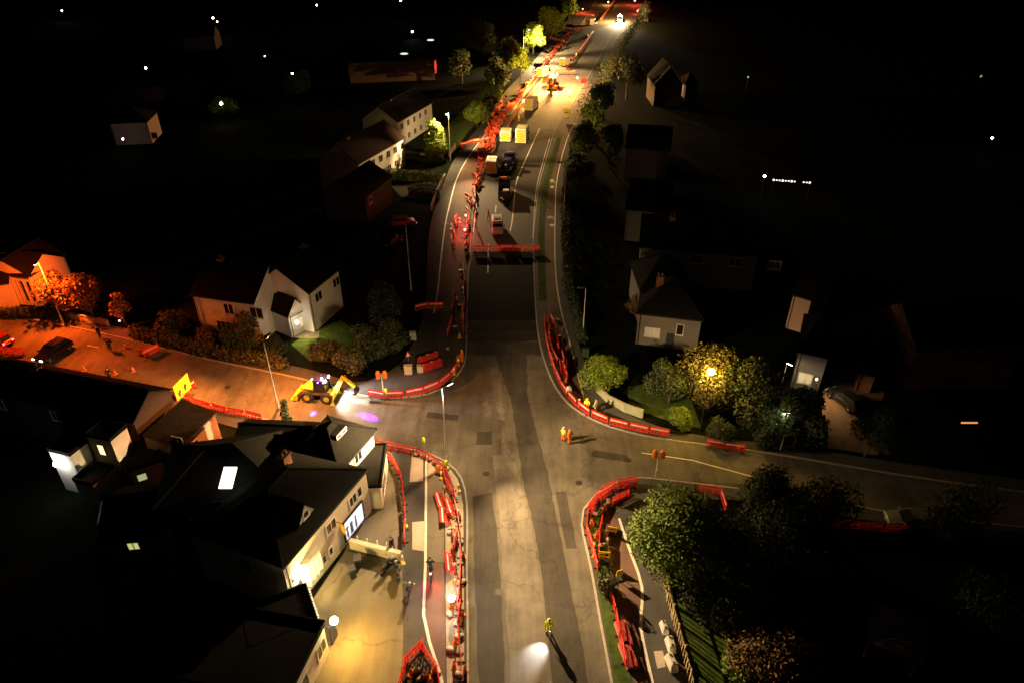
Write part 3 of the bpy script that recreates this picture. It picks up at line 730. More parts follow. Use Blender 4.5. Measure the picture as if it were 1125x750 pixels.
# --- terraced houses on the far left side, lit fronts
A_, B_ = G(393, 179, 5.9).xy, G(443, 151, 5.9).xy
h1 = house('terraced_house', 'pale terraced house with yellow lit front nearest the round conifer', 'house', A_)
block(h1, A_, B_, 8.5, 5.9, 'gable', 3.0, M_rwhite, M_roofr, 0.3, wins=[('F', 1.6 + 3.0 * k, z, 1.5, 1.4, None) for k in range(6) for z in (0.8, 3.6)], doors=[('F', 0.3, 0.95, 2.1, M_dark)], chimneys=[(4, 4.2, 1.5)])
A_, B_ = G(436, 134, 5.9).xy, G(474, 112, 5.9).xy
h2 = house('terraced_house', 'farther pale terraced house beyond the yellow lit one', 'house', A_)
block(h2, A_, B_, 8.5, 5.9, 'gable', 3.0, M_rwhite, M_roof, 0.3, wins=[('F', 1.6 + 3.4 * k, z, 1.5, 1.4, None) for k in range(5) for z in (0.8, 3.6)], chimneys=[(6, 4.2, 1.5)])
A_, B_ = w2(404, 245), w2(432, 222)
h3 = house('brick_house', 'dim brick house with red brown walls beside the driveway', 'house', A_)
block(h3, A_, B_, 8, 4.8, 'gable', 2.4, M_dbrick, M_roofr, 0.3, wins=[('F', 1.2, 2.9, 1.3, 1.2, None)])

# --- batten fronted house at the far left, orange lit
A_, B_ = G(-30, 302, 4.2).xy, G(11, 310, 4.2).xy
lh = house('arcade_house', 'orange lit house with slatted white front at the left edge', 'house', A_)
block(lh, w2(-25, 345), w2(20, 338), 7, 4.0, 'gable', 2.4, M_rwhite, M_roof, 0.3)
block(lh, w2(22, 334), w2(45, 337), 6, 4.6, 'gable', 1.8, M_rwhite, M_roof, 0.2, wins=[('F', 0.4 + 1.05 * k, 0.6, 0.7, 3.2, None) for k in range(3)])
block(lh, w2(46, 336), w2(82, 311), 6, 4.6, 'gable', 2.0, M_rwhite, M_roof, 0.2, wins=[('F', 0.5 + 1.25 * k, 0.6, 0.75, 3.4, None) for k in range(5)])
# --- houses on the dark right side
def simple(name, label, a, b, d, h, roof, rh, wins=(), wm=None, rm=None, chim=(), doors=()):
    r_ = house(name, label, 'house' if 'garage' not in name else 'garage', a)
    block(r_, a, b, d, h, roof, rh, wm or M_dull, rm or M_roof, 0.3, wins=wins, chimneys=chim, doors=doors)
    return r_
rA, rB = G(702, 342, 4.6).xy, G(771, 350, 4.6).xy
M_dull = mat('shade_greyed_render', (.20, .185, .17), .9, var=.1)  # pale walls greyed in colour to stand for the shade on them
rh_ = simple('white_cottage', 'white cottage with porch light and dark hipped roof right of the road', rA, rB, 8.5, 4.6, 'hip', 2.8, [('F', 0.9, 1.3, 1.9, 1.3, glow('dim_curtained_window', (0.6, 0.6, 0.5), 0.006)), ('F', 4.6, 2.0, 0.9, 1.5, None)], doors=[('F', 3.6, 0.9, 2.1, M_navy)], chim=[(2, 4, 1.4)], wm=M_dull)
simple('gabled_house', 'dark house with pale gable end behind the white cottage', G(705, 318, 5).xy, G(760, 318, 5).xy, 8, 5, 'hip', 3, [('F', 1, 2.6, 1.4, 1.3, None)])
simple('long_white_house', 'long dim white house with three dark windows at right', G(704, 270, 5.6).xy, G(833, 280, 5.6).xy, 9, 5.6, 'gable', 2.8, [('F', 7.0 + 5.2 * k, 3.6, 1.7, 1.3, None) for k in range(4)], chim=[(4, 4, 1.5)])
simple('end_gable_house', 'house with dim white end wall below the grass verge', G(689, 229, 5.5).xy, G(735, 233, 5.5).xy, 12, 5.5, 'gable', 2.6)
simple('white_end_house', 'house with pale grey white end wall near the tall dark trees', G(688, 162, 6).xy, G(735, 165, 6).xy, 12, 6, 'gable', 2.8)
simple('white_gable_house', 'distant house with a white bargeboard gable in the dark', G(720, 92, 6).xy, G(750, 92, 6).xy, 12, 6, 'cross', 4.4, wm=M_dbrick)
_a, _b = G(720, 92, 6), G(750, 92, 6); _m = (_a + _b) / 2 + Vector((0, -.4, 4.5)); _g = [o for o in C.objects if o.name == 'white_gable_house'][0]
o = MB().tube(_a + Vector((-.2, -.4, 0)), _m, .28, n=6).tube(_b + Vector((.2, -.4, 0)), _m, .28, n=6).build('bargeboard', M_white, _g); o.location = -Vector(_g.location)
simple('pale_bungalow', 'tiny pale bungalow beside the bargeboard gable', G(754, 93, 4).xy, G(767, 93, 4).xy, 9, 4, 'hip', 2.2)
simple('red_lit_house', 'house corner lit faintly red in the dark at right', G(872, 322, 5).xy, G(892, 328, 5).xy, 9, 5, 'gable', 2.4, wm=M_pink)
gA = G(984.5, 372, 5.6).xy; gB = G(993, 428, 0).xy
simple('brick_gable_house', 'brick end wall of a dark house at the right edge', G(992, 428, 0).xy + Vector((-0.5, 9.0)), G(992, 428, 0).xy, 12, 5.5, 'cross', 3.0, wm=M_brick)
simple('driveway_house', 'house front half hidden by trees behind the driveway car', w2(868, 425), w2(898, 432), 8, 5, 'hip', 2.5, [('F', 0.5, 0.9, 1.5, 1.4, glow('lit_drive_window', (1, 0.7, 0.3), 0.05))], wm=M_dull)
simple('garage', 'small dark brick garage next to the driveway', w2(938, 428), w2(955, 432), 5, 2.6, 'gable', 1.4, wm=M_brick, rm=M_roofr)
mk = house('flat_roofed_store', 'wide flat roofed store with round roof lights far left', 'store', w2(380, 90))
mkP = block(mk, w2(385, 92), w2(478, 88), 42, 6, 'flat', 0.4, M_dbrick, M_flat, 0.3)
for px, py in ((473, 44), (444, 59)):
    p = G(px, py, 6.4); MB().tube((p.x - mk.location.x, p.y - mk.location.y, 6.22), (p.x - mk.location.x, p.y - mk.location.y, 6.45), 1.3, 1.1, 16).build('roof_dome', glow('lit_roof_dome', (0.9, 1, 0.95), 0.12), mk)
sb = house('red_edged_canopy', 'low canopy end glowing dull red beside the store', 'canopy', w2(470, 85))
block(sb, w2(468, 88), w2(480, 80), 8, 4, 'flat', 0.3, M_redd, M_flat, 0.2)
oh = house('orange_lit_house', 'distant house roof lit orange by one lamp far left', 'house', w2(160, 112))
block(oh, w2(158, 112), w2(180, 110), 10, 4, 'gable', 2.5, M_brick, M_roofr, 0.2)
ph = house('pale_lit_house', 'distant pale house lit by a small lamp far left', 'house', w2(130, 158))
block(ph, w2(128, 160), w2(168, 158), 9, 5, 'hip', 2.5, M_pink, M_roofr, 0.2, wins=[('F', 8, 1.2, 1.3, 1.3, None)])
nh = house('upper_lit_house', 'distant brown house under two small white lamps far left', 'house', w2(200, 55))
block(nh, w2(203, 56), w2(238, 55), 12, 5, 'gable', 3, M_pink, M_roofr, 0.2)
# --- garden walls, fences and the gazebo
def wallrun(name, label, cat, pts, h, t, m, z=0.0, cap=None):
    r_ = thing(name, label, cat, (pts[0][0], pts[0][1], z)); o = Vector((pts[0][0], pts[0][1]))
    mb, cp = MB(), MB()
    for a, b_ in zip(pts[:-1], pts[1:]):
        a, b_ = Vector(a) - o, Vector(b_) - o; c = (a + b_) / 2; g = math.atan2((b_ - a).y, (b_ - a).x)
        mb.box((c.x, c.y, h / 2), ((b_ - a).length, t, h), g); cp.box((c.x, c.y, h + 0.043), ((b_ - a).length + 0.02, t + 0.08, 0.08), g)
    mb.build('wall', m, r_); cp.build('coping', cap or M_kerb, r_)
    return r_
wallrun('garden_wall', 'low pale lit wall under the orange street lamp', 'wall', wl([(74, 350), (95, 354), (120, 359)]), 0.9, 0.25, M_render)
wallrun('garden_wall', 'curved low grey green wall behind the east corner barriers', 'wall', smooth_line(wl([(655, 430), (668, 443), (686, 452), (706, 459)]), 1.5), 1.0, 0.2, mat('grey_green_wall', (0.3, 0.33, 0.22), 0.9))
wallrun('garden_wall', 'pale low wall along the path by the round conifer', 'wall', wl([(493, 172), (500, 163)]), 1.0, 0.3, M_render)
wallrun('garden_wall', 'low wall between driveway and footway on the upper left', 'wall', wl([(474, 232), (480, 214), (489, 196)]), 0.9, 0.25, M_brick)
def fence(name, label, pts, h, m, bay=1.9, slat=0.14):
    r_ = thing(name, label, 'fence', (pts[0][0], pts[0][1], 0.03)); o = Vector((pts[0][0], pts[0][1]))
    sl_ = MB()
    for a, b_ in zip(pts[:-1], pts[1:]):
        a, b_ = Vector(a) - o, Vector(b_) - o; L_ = (b_ - a).length; d = (b_ - a) / L_; g = math.atan2(d.y, d.x)
        n = max(1, round(L_ / bay))
        for k in range(n + 1):
            p = a + d * (L_ * k / n); MB().box((p.x, p.y, h / 2 + 0.12), (0.12, 0.12, h + 0.24), g).build('post', m, r_)
        k = 0.12
        while k < L_ - 0.1:
            p = a + d * k; sl_.box((p.x + d.y * 0.075, p.y - d.x * 0.075, h / 2), (.09, 0.03, h), g); k += slat
        for zz in (0.3, h - 0.3):
            c = a + d * L_ / 2; sl_.box((c.x - d.y * 0.01, c.y + d.x * 0.01, zz), (L_, 0.05, 0.1), g)
    sl_.build('slat_panel', m, r_)
    return r_
fence('timber_fence', 'yellow lit slatted timber fence along the lower right footway', wl([(726, 622), (733, 660), (744, 700), (757, 750), (762, 775)]), 1.5, M_wood, slat=.42)
gz = thing('gazebo', 'pinkish open gazebo with pyramid roof on the dark lawn', 'gazebo', G(976, 712).to_tuple(), R(-30))
M_gz = mat('pink_grey_canvas', (0.5, 0.36, 0.34), 0.8)
for x in (-1.5, 1.5):
    for y in (-1.5, 1.5): MB().box((x, y, 1.1), (0.14, 0.14, 2.2)).build('leg', M_gz, gz)
mb = MB(); q = [(-1.8, -1.8, 2.2), (1.8, -1.8, 2.2), (1.8, 1.8, 2.2), (-1.8, 1.8, 2.2)]
for i in range(4): mb.slab([q[i], q[(i + 1) % 4], (0, 0, 3.5)], 0.05)
mb.build('canopy', M_gz, gz)
mb = MB()
for x, y, l, w_ in ((0, -1.8, 3.6, 0.04), (0, 1.8, 3.6, 0.04)): mb.box((x, y, 2.02), (l, w_, 0.3))
mb.build('valance', M_gz, gz)

# ------------------------------------------------------------------ trees and shrubs
def crown_mesh(blobs, n, leaf, seed):
    g = random.Random(seed); mb = MB(); mb.keep = True
    ws = [b[3] ** 2 for b in blobs]
    for _ in range(n):
        cx, cy, cz, r = g.choices(blobs, ws)[0]
        d = Vector((g.gauss(0, 1), g.gauss(0, 1), g.gauss(0, 1))).normalized()
        p = Vector((cx, cy, cz)) + d * (r * (1 - abs(g.gauss(0, 0.22))) * g.uniform(0.85, 1.08))
        if p.z < 0.08: p.z = g.uniform(0.08, 0.4)
        nrm = (d + Vector((g.gauss(0, .7), g.gauss(0, .7), g.gauss(0.2, .7)))).normalized()
        u = nrm.orthogonal().normalized(); u.rotate(Matrix.Rotation(g.uniform(0, 6.28), 3, nrm)); w = nrm.cross(u)
        s_ = leaf * g.uniform(0.6, 1.3)
        mb.add([p + u * s_, p + w * s_ * .45 + u * s_ * .1, p - u * s_ * .8, p - w * s_ * .45 + u * s_ * .1], [(0, 1, 2, 3)])
    return mb


def blobset(shape, r, h, z0, g, k=9):
    out = []
    for i in range(k):
        if shape == 'ovoid':
            t = (i + .5) / k; rr = r * (math.sin(math.pi * min(1, t * .92 + .12)) ** .6)
            for j in range(3):
                a = g.uniform(0, 6.28); out.append((rr * .45 * math.cos(a), rr * .45 * math.sin(a), z0 + (h - z0) * t, max(.25, rr * .62)))
        elif shape == 'column':
            t = (i + .5) / k; out.append((g.uniform(-.1, .1), g.uniform(-.1, .1), z0 + (h - z0) * t, r * (.9 - .5 * t)))
        else:
            a = g.uniform(0, 6.28); d = r * g.uniform(.2, .68); t = g.uniform(.12, .9)
            s_ = math.sin(math.pi * (t * .75 + .2))
            out.append((d * s_ * math.cos(a), d * s_ * math.sin(a), z0 + (h - z0) * t, r * g.uniform(.34, .55)))
    return out


def tree(name, label, base, r, h, kind='green', shape='round', trunk=None, n=None, leaf=0.3, seed=1, group=None, cat='tree', k=9):
    g = random.Random(seed * 31 + 5)
    b = G(*base) if len(base) == 2 else Vector(base)
    t = thing(name, label, cat, (b.x, b.y, 0), 0, group)
    th = h * .35 if trunk is None else trunk
    bl = blobset(shape, r, h - r * .3 if shape == 'round' else h, max(th * .8, .2), g, k)
    tk = MB(); pts = [Vector((0, 0, 0))]
    r0 = .05 + h * .022
    mid = Vector((g.uniform(-.15, .15), g.uniform(-.15, .15), max(th, .4)))
    tk.tube((0, 0, -.1), mid, r0, r0 * .7, 9)
    for bx in bl[:7]:
        e = Vector(bx[:3]); m_ = mid.lerp(e, .5) + Vector((0, 0, -.15 * r))
        tk.tube(mid, m_, r0 * .55, r0 * .35, 6); tk.tube(m_, e, r0 * .35, r0 * .1, 6)
    tk.build('trunk', M_bark, t)
    crown_mesh(bl, n or int(700 * (r + 1)), leaf, seed).build('crown', LEAF[kind], t)
    return t


tree('broadleaf_tree', 'big rounded tree on the east corner, its left side lit green', (738, 625), 4.5, 8.0, 'green', n=17000, leaf=.165, seed=2, k=22)
tree('small_tree', 'small round bush on the planted verge between yellow signs', (667, 648), 1.0, 2.0, 'olive', trunk=.5, n=1600, leaf=.12, seed=3, cat='bush')
tree('leafy_tree', 'spreading green bush tree beside the curved grey green wall', (662, 424), 3.0, 4.6, 'green', trunk=1.0, n=8000, leaf=.14, seed=4, k=16)
tree('lamp_tree', 'tree with bright yellow lamplight glowing through its leaves', (778, 448), 4.2, 8.0, 'olive', n=12000, leaf=.18, seed=5, k=20)
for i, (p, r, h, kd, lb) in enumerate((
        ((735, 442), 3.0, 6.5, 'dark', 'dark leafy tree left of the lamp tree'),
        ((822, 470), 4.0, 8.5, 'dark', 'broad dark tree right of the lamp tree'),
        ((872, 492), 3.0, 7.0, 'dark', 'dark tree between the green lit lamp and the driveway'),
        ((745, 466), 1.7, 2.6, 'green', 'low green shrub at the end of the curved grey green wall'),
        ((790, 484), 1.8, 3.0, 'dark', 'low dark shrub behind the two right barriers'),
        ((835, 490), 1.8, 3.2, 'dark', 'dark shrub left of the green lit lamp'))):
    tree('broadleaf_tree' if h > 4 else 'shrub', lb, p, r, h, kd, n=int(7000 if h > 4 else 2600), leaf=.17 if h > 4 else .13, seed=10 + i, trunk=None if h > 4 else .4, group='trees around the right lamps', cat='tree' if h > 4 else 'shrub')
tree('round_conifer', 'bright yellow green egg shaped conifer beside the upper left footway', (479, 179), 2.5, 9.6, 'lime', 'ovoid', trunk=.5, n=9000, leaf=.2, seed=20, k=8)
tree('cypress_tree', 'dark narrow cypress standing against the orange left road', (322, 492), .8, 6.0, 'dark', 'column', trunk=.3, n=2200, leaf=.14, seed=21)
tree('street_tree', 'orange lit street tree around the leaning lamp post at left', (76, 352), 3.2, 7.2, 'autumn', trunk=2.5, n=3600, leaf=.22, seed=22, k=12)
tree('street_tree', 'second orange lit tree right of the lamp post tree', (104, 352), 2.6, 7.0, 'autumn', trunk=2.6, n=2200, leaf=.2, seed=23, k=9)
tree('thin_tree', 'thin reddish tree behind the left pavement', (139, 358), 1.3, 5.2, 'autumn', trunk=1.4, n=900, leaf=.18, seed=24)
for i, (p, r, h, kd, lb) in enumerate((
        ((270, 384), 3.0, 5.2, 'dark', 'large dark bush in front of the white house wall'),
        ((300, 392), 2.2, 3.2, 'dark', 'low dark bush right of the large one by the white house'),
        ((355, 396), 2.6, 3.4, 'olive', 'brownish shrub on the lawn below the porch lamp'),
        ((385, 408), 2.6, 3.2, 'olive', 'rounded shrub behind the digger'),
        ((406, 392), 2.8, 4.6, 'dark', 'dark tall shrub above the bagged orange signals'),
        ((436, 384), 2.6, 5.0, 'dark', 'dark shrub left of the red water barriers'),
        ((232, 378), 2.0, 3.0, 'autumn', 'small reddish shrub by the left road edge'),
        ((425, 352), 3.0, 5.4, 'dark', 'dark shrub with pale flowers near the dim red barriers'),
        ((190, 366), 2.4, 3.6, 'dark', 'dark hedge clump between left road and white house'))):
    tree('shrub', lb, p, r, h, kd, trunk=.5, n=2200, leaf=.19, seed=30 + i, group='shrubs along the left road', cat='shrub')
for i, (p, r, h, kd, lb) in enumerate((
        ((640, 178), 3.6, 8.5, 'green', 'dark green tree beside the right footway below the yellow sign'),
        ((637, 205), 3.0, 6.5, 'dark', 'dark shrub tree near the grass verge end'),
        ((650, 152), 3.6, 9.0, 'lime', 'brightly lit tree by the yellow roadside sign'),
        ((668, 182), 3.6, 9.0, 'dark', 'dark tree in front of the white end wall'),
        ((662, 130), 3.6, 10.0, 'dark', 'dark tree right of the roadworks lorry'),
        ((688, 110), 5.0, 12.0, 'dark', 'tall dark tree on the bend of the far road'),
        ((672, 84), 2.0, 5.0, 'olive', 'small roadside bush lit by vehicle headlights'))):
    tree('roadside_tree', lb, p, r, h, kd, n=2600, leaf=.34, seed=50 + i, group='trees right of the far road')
for i, (p, r, h, kd, lb) in enumerate((
        ((603, 46), 6.0, 14.0, 'lime', 'bright yellow green tree under the far street lamp'),
        ((586, 60), 5.0, 11.0, 'green', 'green tree left of the far car'),
        ((572, 86), 4.0, 9.0, 'green', 'half lit tree below the far street lamp'),
        ((625, 22), 6.0, 12.0, 'green', 'green tree at the top end of the far road'),
        ((556, 80), 5.5, 12.0, 'dark', 'dark tree behind the far left footway'),
        ((540, 118), 3.4, 7.0, 'green', 'lit shrub tree left of the orange barrier pile'),
        ((524, 140), 3.4, 6.5, 'green', 'rounded green tree between conifer and barrier pile'),
        ((548, 100), 4.4, 10.0, 'dark', 'dark tree above the lit shrub tree at far left'),
        ((530, 60), 6.0, 13.0, 'dark', 'tall dark tree in the row of far left trees'),
        ((508, 92), 5.0, 11.0, 'dark', 'dark tree above the farther terraced house'))):
    tree('roadside_tree', lb, p, r, h, kd, n=2600, leaf=.42, seed=70 + i, group='trees left of the far road')
tree('lit_bush', 'small bush glowing green under a lamp far left', (247, 127), 4.0, 5.0, 'lime', trunk=.6, n=1400, leaf=.4, seed=90, cat='bush')
tree('lit_tree', 'far tree lit green by a lamp at its top', (330, 105), 5.0, 8.5, 'green', trunk=1, n=1800, leaf=.45, seed=91)
tree('small_tree', 'small orange leaved tree left of the white cottage', (697, 346), 1.6, 3.6, 'autumn', trunk=.6, n=900, leaf=.2, seed=92)
for i, (p, r, h, kd, lb) in enumerate((
        ((838, 742), 3.2, 5.0, 'autumn', 'brown leaved shrub tree on the lower right lawn'),
        ((800, 700), 2.6, 4.0, 'dark', 'dark shrub left of the brown shrub tree'),
        ((770, 672), 2.6, 4.2, 'dark', 'dark bushes behind the timber fence top'),
        ((800, 628), 3.4, 6.0, 'dark', 'dark tree right of the big corner tree'),
        ((950, 500), 3.0, 6.0, 'dark', 'dark shrub right of the driveway car'),
        ((1040, 600), 3.6, 7.0, 'dark', 'dark tree near the dim right road car'),
        ((815, 745), 1.8, 1.8, 'green', 'low green lit bush at the bottom lawn edge'),
        ((1060, 700), 3.4, 6.0, 'dark', 'dark tree right of the pink gazebo'))):
    tree('garden_tree', lb, p, r, h, kd, n=4600, leaf=.15, seed=100 + i, group='trees on the lower right gardens')
# clipped hedges and the hedge row by the far left driveway
def hedge(name, label, pts, h, w, kd, seed, n):
    o = Vector((pts[0][0], pts[0][1])); bl = []
    for a, b in zip(pts[:-1], pts[1:]):
        a, b = Vector(a) - o, Vector(b) - o; m_ = max(1, int((b - a).length / .7))
        for k in range(m_): p = a.lerp(b, k / m_); bl += [(p.x, p.y, h * .3, w), (p.x, p.y, h * .7, w)]
    ob = crown_mesh(bl, n, .2, seed).build(name, LEAF[kd]); ob.location = (o.x, o.y, 0)
    return tag(ob, label, 'hedge')
hedge('hedge', 'dark clipped hedge between the yellow lit house and the driveway', wl([(418, 196), (448, 199), (487, 203)]), 2.2, .8, 'green', 120, 3600)
hedge('hedge', 'low hedge along the lawn beside the round conifer', wl([(452, 214), (484, 218)]), 1.4, .7, 'dark', 121, 1800)
hedge('hedge', 'dark hedge along the left road in front of the slatted house', wl([(-10, 350), (40, 349), (66, 351)]), 1.5, .7, 'dark', 122, 2600)
hedge('hedge', 'hedge along the road edge below the white house', wl([(150, 371), (220, 389), (318, 407)]), 1.6, .8, 'olive', 123, 4200)
hedge('hedge', 'dark hedge behind the right footway opposite the dim barriers', wl([(628, 330), (640, 380)]), 1.5, .8, 'dark', 124, 2400)

hedge('hedge', 'tall dark hedge along the outer edge of the upper right footway', wl([(624, 325), (622, 285), (620.5, 240), (623.5, 195), (635, 154)]), 2.6, .9, 'dark', 125, 9000)
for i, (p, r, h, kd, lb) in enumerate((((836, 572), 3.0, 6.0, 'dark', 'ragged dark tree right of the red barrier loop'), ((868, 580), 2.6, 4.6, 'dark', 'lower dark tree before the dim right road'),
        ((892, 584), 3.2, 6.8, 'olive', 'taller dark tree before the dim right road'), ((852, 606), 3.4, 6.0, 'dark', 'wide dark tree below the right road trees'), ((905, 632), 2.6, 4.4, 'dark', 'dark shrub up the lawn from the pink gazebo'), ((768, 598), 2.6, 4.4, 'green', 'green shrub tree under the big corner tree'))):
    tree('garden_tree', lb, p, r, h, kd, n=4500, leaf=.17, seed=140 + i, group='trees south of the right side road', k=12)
hedge('hedge', 'tall dark tree belt heightened to block lamplight along the right edge of the far road', wl([(638, 148), (655, 112), (675, 76), (694, 42), (710, 16)]), 7.5, 2.4, 'dark', 128, 16000)  # leaf screen raised to tree height to block spilled lamplight
hedge('hedge', 'dark hedge behind the far left footway', wl([(526, 122), (547, 94), (574, 62), (600, 40), (624, 16)]), 3.0, 1.4, 'green', 129, 8000)
hedge('hedge', 'dark hedge behind the pavement north of the right side road', wl([(880, 488), (905, 492)]), 2.0, .9, 'dark', 127, 1500)

# ------------------------------------------------------------------ lamps
def street_lamp(label, base, h, arm, col, power, lens, throws=(), lit=True, group='street lamps', r=.09, size=.12):
    b = G(*base) if len(base) == 2 else Vector(base)
    t = thing('street_lamp', label, 'street lamp', (b.x, b.y, 0.1), 0, group)
    a = Vector((arm[0], arm[1], 0))
    MB().tube((0, 0, 0), (0, 0, 1.3), r * 1.5, r * 1.4).tube((0, 0, 1.3), (0, 0, h), r, r * .6).build('pole', M_paintpole, t)
    MB().path([(0, 0, h - .03), tuple(a * .5 + Vector((0, 0, h + .08))), tuple(a + Vector((0, 0, h + .1)))], r * .5).build('arm', M_dark, t)
    g = math.atan2(a.y, a.x); c = a * 1.25 + Vector((0, 0, h + .1))
    k = 1.0 if h < 12 else 1.5
    hd = MB().box(c, (.8 * k, .34 * k, .13 * k), g, .7).build('lantern', M_dark if lit != 'side' else lens, t)
    ln = MB().box(c - Vector((0, 0, .1 * k)), (.6 * k, .26 * k, .06 * k), g)
    ln.build('lens', lens if lit else M_glass, hd)
    if lit and power:
        for q, pw, cone in throws or (((0, 0, -1), 1, 165),):
            light('SPOT', c - Vector((0, 0, .18 * k)), col, power * pw, t, c + Vector(q) * 5, cone, 1.0, size)
    return t


def ring(w, tilt=66, cone=54, down=.25, far=()):
    '''Beams of a road lantern: eight directions (north first, clockwise) aimed well off the vertical but cut off below the horizontal, and a soft one straight down.'''
    out = [((math.sin(R(45 * k)) * math.tan(R(tilt)), math.cos(R(45 * k)) * math.tan(R(tilt)), -1), q, cone) for k, q in enumerate(w) if q]
    out += [((math.sin(R(a)) * math.tan(R(72)), math.cos(R(a)) * math.tan(R(72)), -1), q, 40) for a, q in far]
    return out + [((0, 0, -1), down, 125)]


street_lamp('tall grey street lamp in the centre of the junction, dark lantern seen from above', (491, 512), 9.2, (.5, .5), (1, .655, .31), 4950, G_lamp, ring((.09, .34, .7, 1.4, .72, .66, 1.5, .3), 60, 66, .16, far=((180, .95), (157, 1.5), (135, 1.6), (205, .4), (250, .9), (285, .5), (62, .8), (28, .3))))
street_lamp('orange street lamp leaning into the lit tree at far left', (70, 357), 9.0, (.2, -.7), SOD, 3900, G_sod, ring((.06, .04, 1.1, 1.2, 1.0, 1.0, 1.0, .3), 62, 54, .7) + [((-.7, .7, -.45), .3, 56)])
street_lamp('slim lamp post on the left road between digger and yellow board', (306, 448), 8.2, (0, .8), (1, .27, .045), 6000, G_sod, ring((0, .06, .35, .3, 0, .5, 1.4, .08), 58, 52, .42))
street_lamp('unlit tall lamp post beside the dark upper left footway', (452, 320), 10.0, (.9, .1), WARM, 0, G_lamp, lit=False)
street_lamp('lit lamp post standing behind the round conifer', (495, 177), 10.0, (-.2, -.9), (1, .66, .30), 7500, G_lamp, [((.40, -1, -.40), 1.9, 44), ((1, -.4, -.46), 1.0, 50), ((.5, 1, -.46), 1.6, 56), ((1, .5, -.46), 1.0, 50), ((-.3, 1, -.5), .4, 54), ((0, -.6, -1), .3, 110), ((-1, 0, -.9), 1.3, 72), ((-1, -1, -.42), .35, 34)])
street_lamp('far street lamp at the left of the top road, white head', (575, 66), 10.0, (1.5, 0), (1, .68, .32), 30000, G_lamp, [((.4, -1, -.46), 1.4, 54), ((.6, 1, -.46), 1.4, 54), ((1, 0, -.7), .3, 50), ((-.4, -1, -.6), .5, 60), ((-.3, 1, -.6), .5, 60), ((.3, 0, -1), .4, 120)])
street_lamp('dark slim lamp post beside the right footway', (619, 242), 10.0, (-.8, 0), WARM, 0, G_lamp, lit=False, r=.08)
street_lamp('dark post with a dim head at the right footway near the barriers', (640, 372), 7.0, (-.5, 0), WARM, 0, G_lamp, lit=False, r=.07)
street_lamp('short green lit lamp post at the end of the right side road', (857, 494), 4.6, (-.3, 0), (.65, 1, .55), 120, G_cool, [((-.3, 0.2, -.9), 1, 140), ((0, .3, .8), .2, 120)], r=.06)
_p = G(781, 408, 7.3)
lt_ = thing('garden_lamp', 'bright yellow lamp glowing among the leaves of the lamp tree', 'lamp', (_p.x, _p.y, 0))
MB().tube((0, 0, 0), (0, 0, 7.0), .05, .04).build('pole', M_dark, lt_)
MB().ball((0, 0, 7.3), .34).build('globe', glow('yellow_globe', (1, .72, .2), 7), lt_)
light('POINT', (.2, .9, 6.6), (1, .55, .07), 260, lt_, size=.25)
light('POINT', (-1.4, .9, 6.4), (1, .55, .07), 60, lt_, size=.25)
street_lamp('small white lamp beyond the broad dark tree', (856, 432), 4.0, (.2, -.2), WARM, 40, G_lamp, [((.5, .1, -.8), 1, 130)], r=.05)
def bulb(label, px, py, z, r, col, power, lens, group='small lamps in the dark'):
    p = G(px, py, z)
    t = thing('garden_lamp', label, 'lamp', (p.x, p.y, 0), 0, group)
    MB().tube((0, 0, 0), (0, 0, z - r * .4), .05, .04).build('pole', M_dark, t)
    MB().ball((0, 0, z), r * .5).build('globe', lens, t)
    if power: light('SPOT', (0, 0, z - r * 1.25), col, power * .02, t, (0, -1.5, 0), 110, 1, .1)
    return t
for a in (('small white lamp at the top left, over a brown roof', 68, 12, 5, .7, WHITE, 900, G_cool), ('left of the twin white lamps far left', 234, 20, 7, .7, WHITE, 700, G_cool), ('right of the twin white lamps far left', 238.5, 24, 6, .5, WARM, 300, G_lamp),
          ('white lamp above the orange lit house', 160, 75, 6, .6, WHITE, 700, G_cool), ('yellow lamp on top of the glowing green bush', 243, 114, 5.4, .7, YEL, 2400, G_lamp), ('lamp over the far green lit tree', 321, 81, 9, .5, WHITE, 2600, G_cool),
          ('lone white lamp at the top edge left of centre', 348, 6, 9, .6, WHITE, 300, G_cool), ('white lamp standing above the flat roofed store', 453, 35, 9, .6, WHITE, 400, G_cool), ('dim white lamp touching the top edge', 440, 1, 9, .8, WHITE, 200, G_cool),
          ('tiny white dot lamp right of the twin lamps', 291, 62, 5, .35, WHITE, 60, G_cool), ('small lamp in front of the pale lit house', 135, 153, 3, .35, WHITE, 260, G_cool), ('faint lamp at the far right edge', 1090, 152, 4, .4, WHITE, 40, G_lamp),
          ('lower small white lamp by the broad dark tree', 868, 444, 2, .13, WARM, 30, G_lamp), ('greenish dot lamp in the right suburb', 822, 85, 4, .5, (.4, 1, .4), 30, glow('green_dot_lens', (.3, 1, .4), .08)),
          ('faint warm lamp pair on the right horizon', 1078, 84, 4, .6, YEL, 0, glow('dim_yellow_lens', (.8, .8, .2), .05)), ('white lamp at the left end of the string of white lights', 840, 194, 5, .45, WHITE, 60, G_cool)):
    bulb(*a)
st = MB()
for k in range(13):
    if k in (8, 9): continue
    p = G(850 + k * 3.3, 198 + .25 * k, 3.2); st.box(p, (.26, .2, .16 if k % 3 else .3))
sto = thing('string_lights', 'row of tiny white lights in the dark right suburb', 'string lights', G(850, 206).to_tuple())
so = st.build('bulb_row', glow('string_bulb', (1, .95, .85), .3), sto); so.location = -Vector(sto.location)
a, b = G(850, 198, 3.35), G(890, 201, 3.35)
so = MB().tube(a, b, .03).tube((a.x, a.y, 0), a, .05).tube((b.x, b.y, 0), b, .05).build('wire', M_dark, sto); so.location = -Vector(sto.location)
p = G(1065, 464, 2.4); MB()
tl = thing('strip_light', 'thin orange strip light under dark eaves at the right edge', 'lamp', (p.x, p.y, 0))
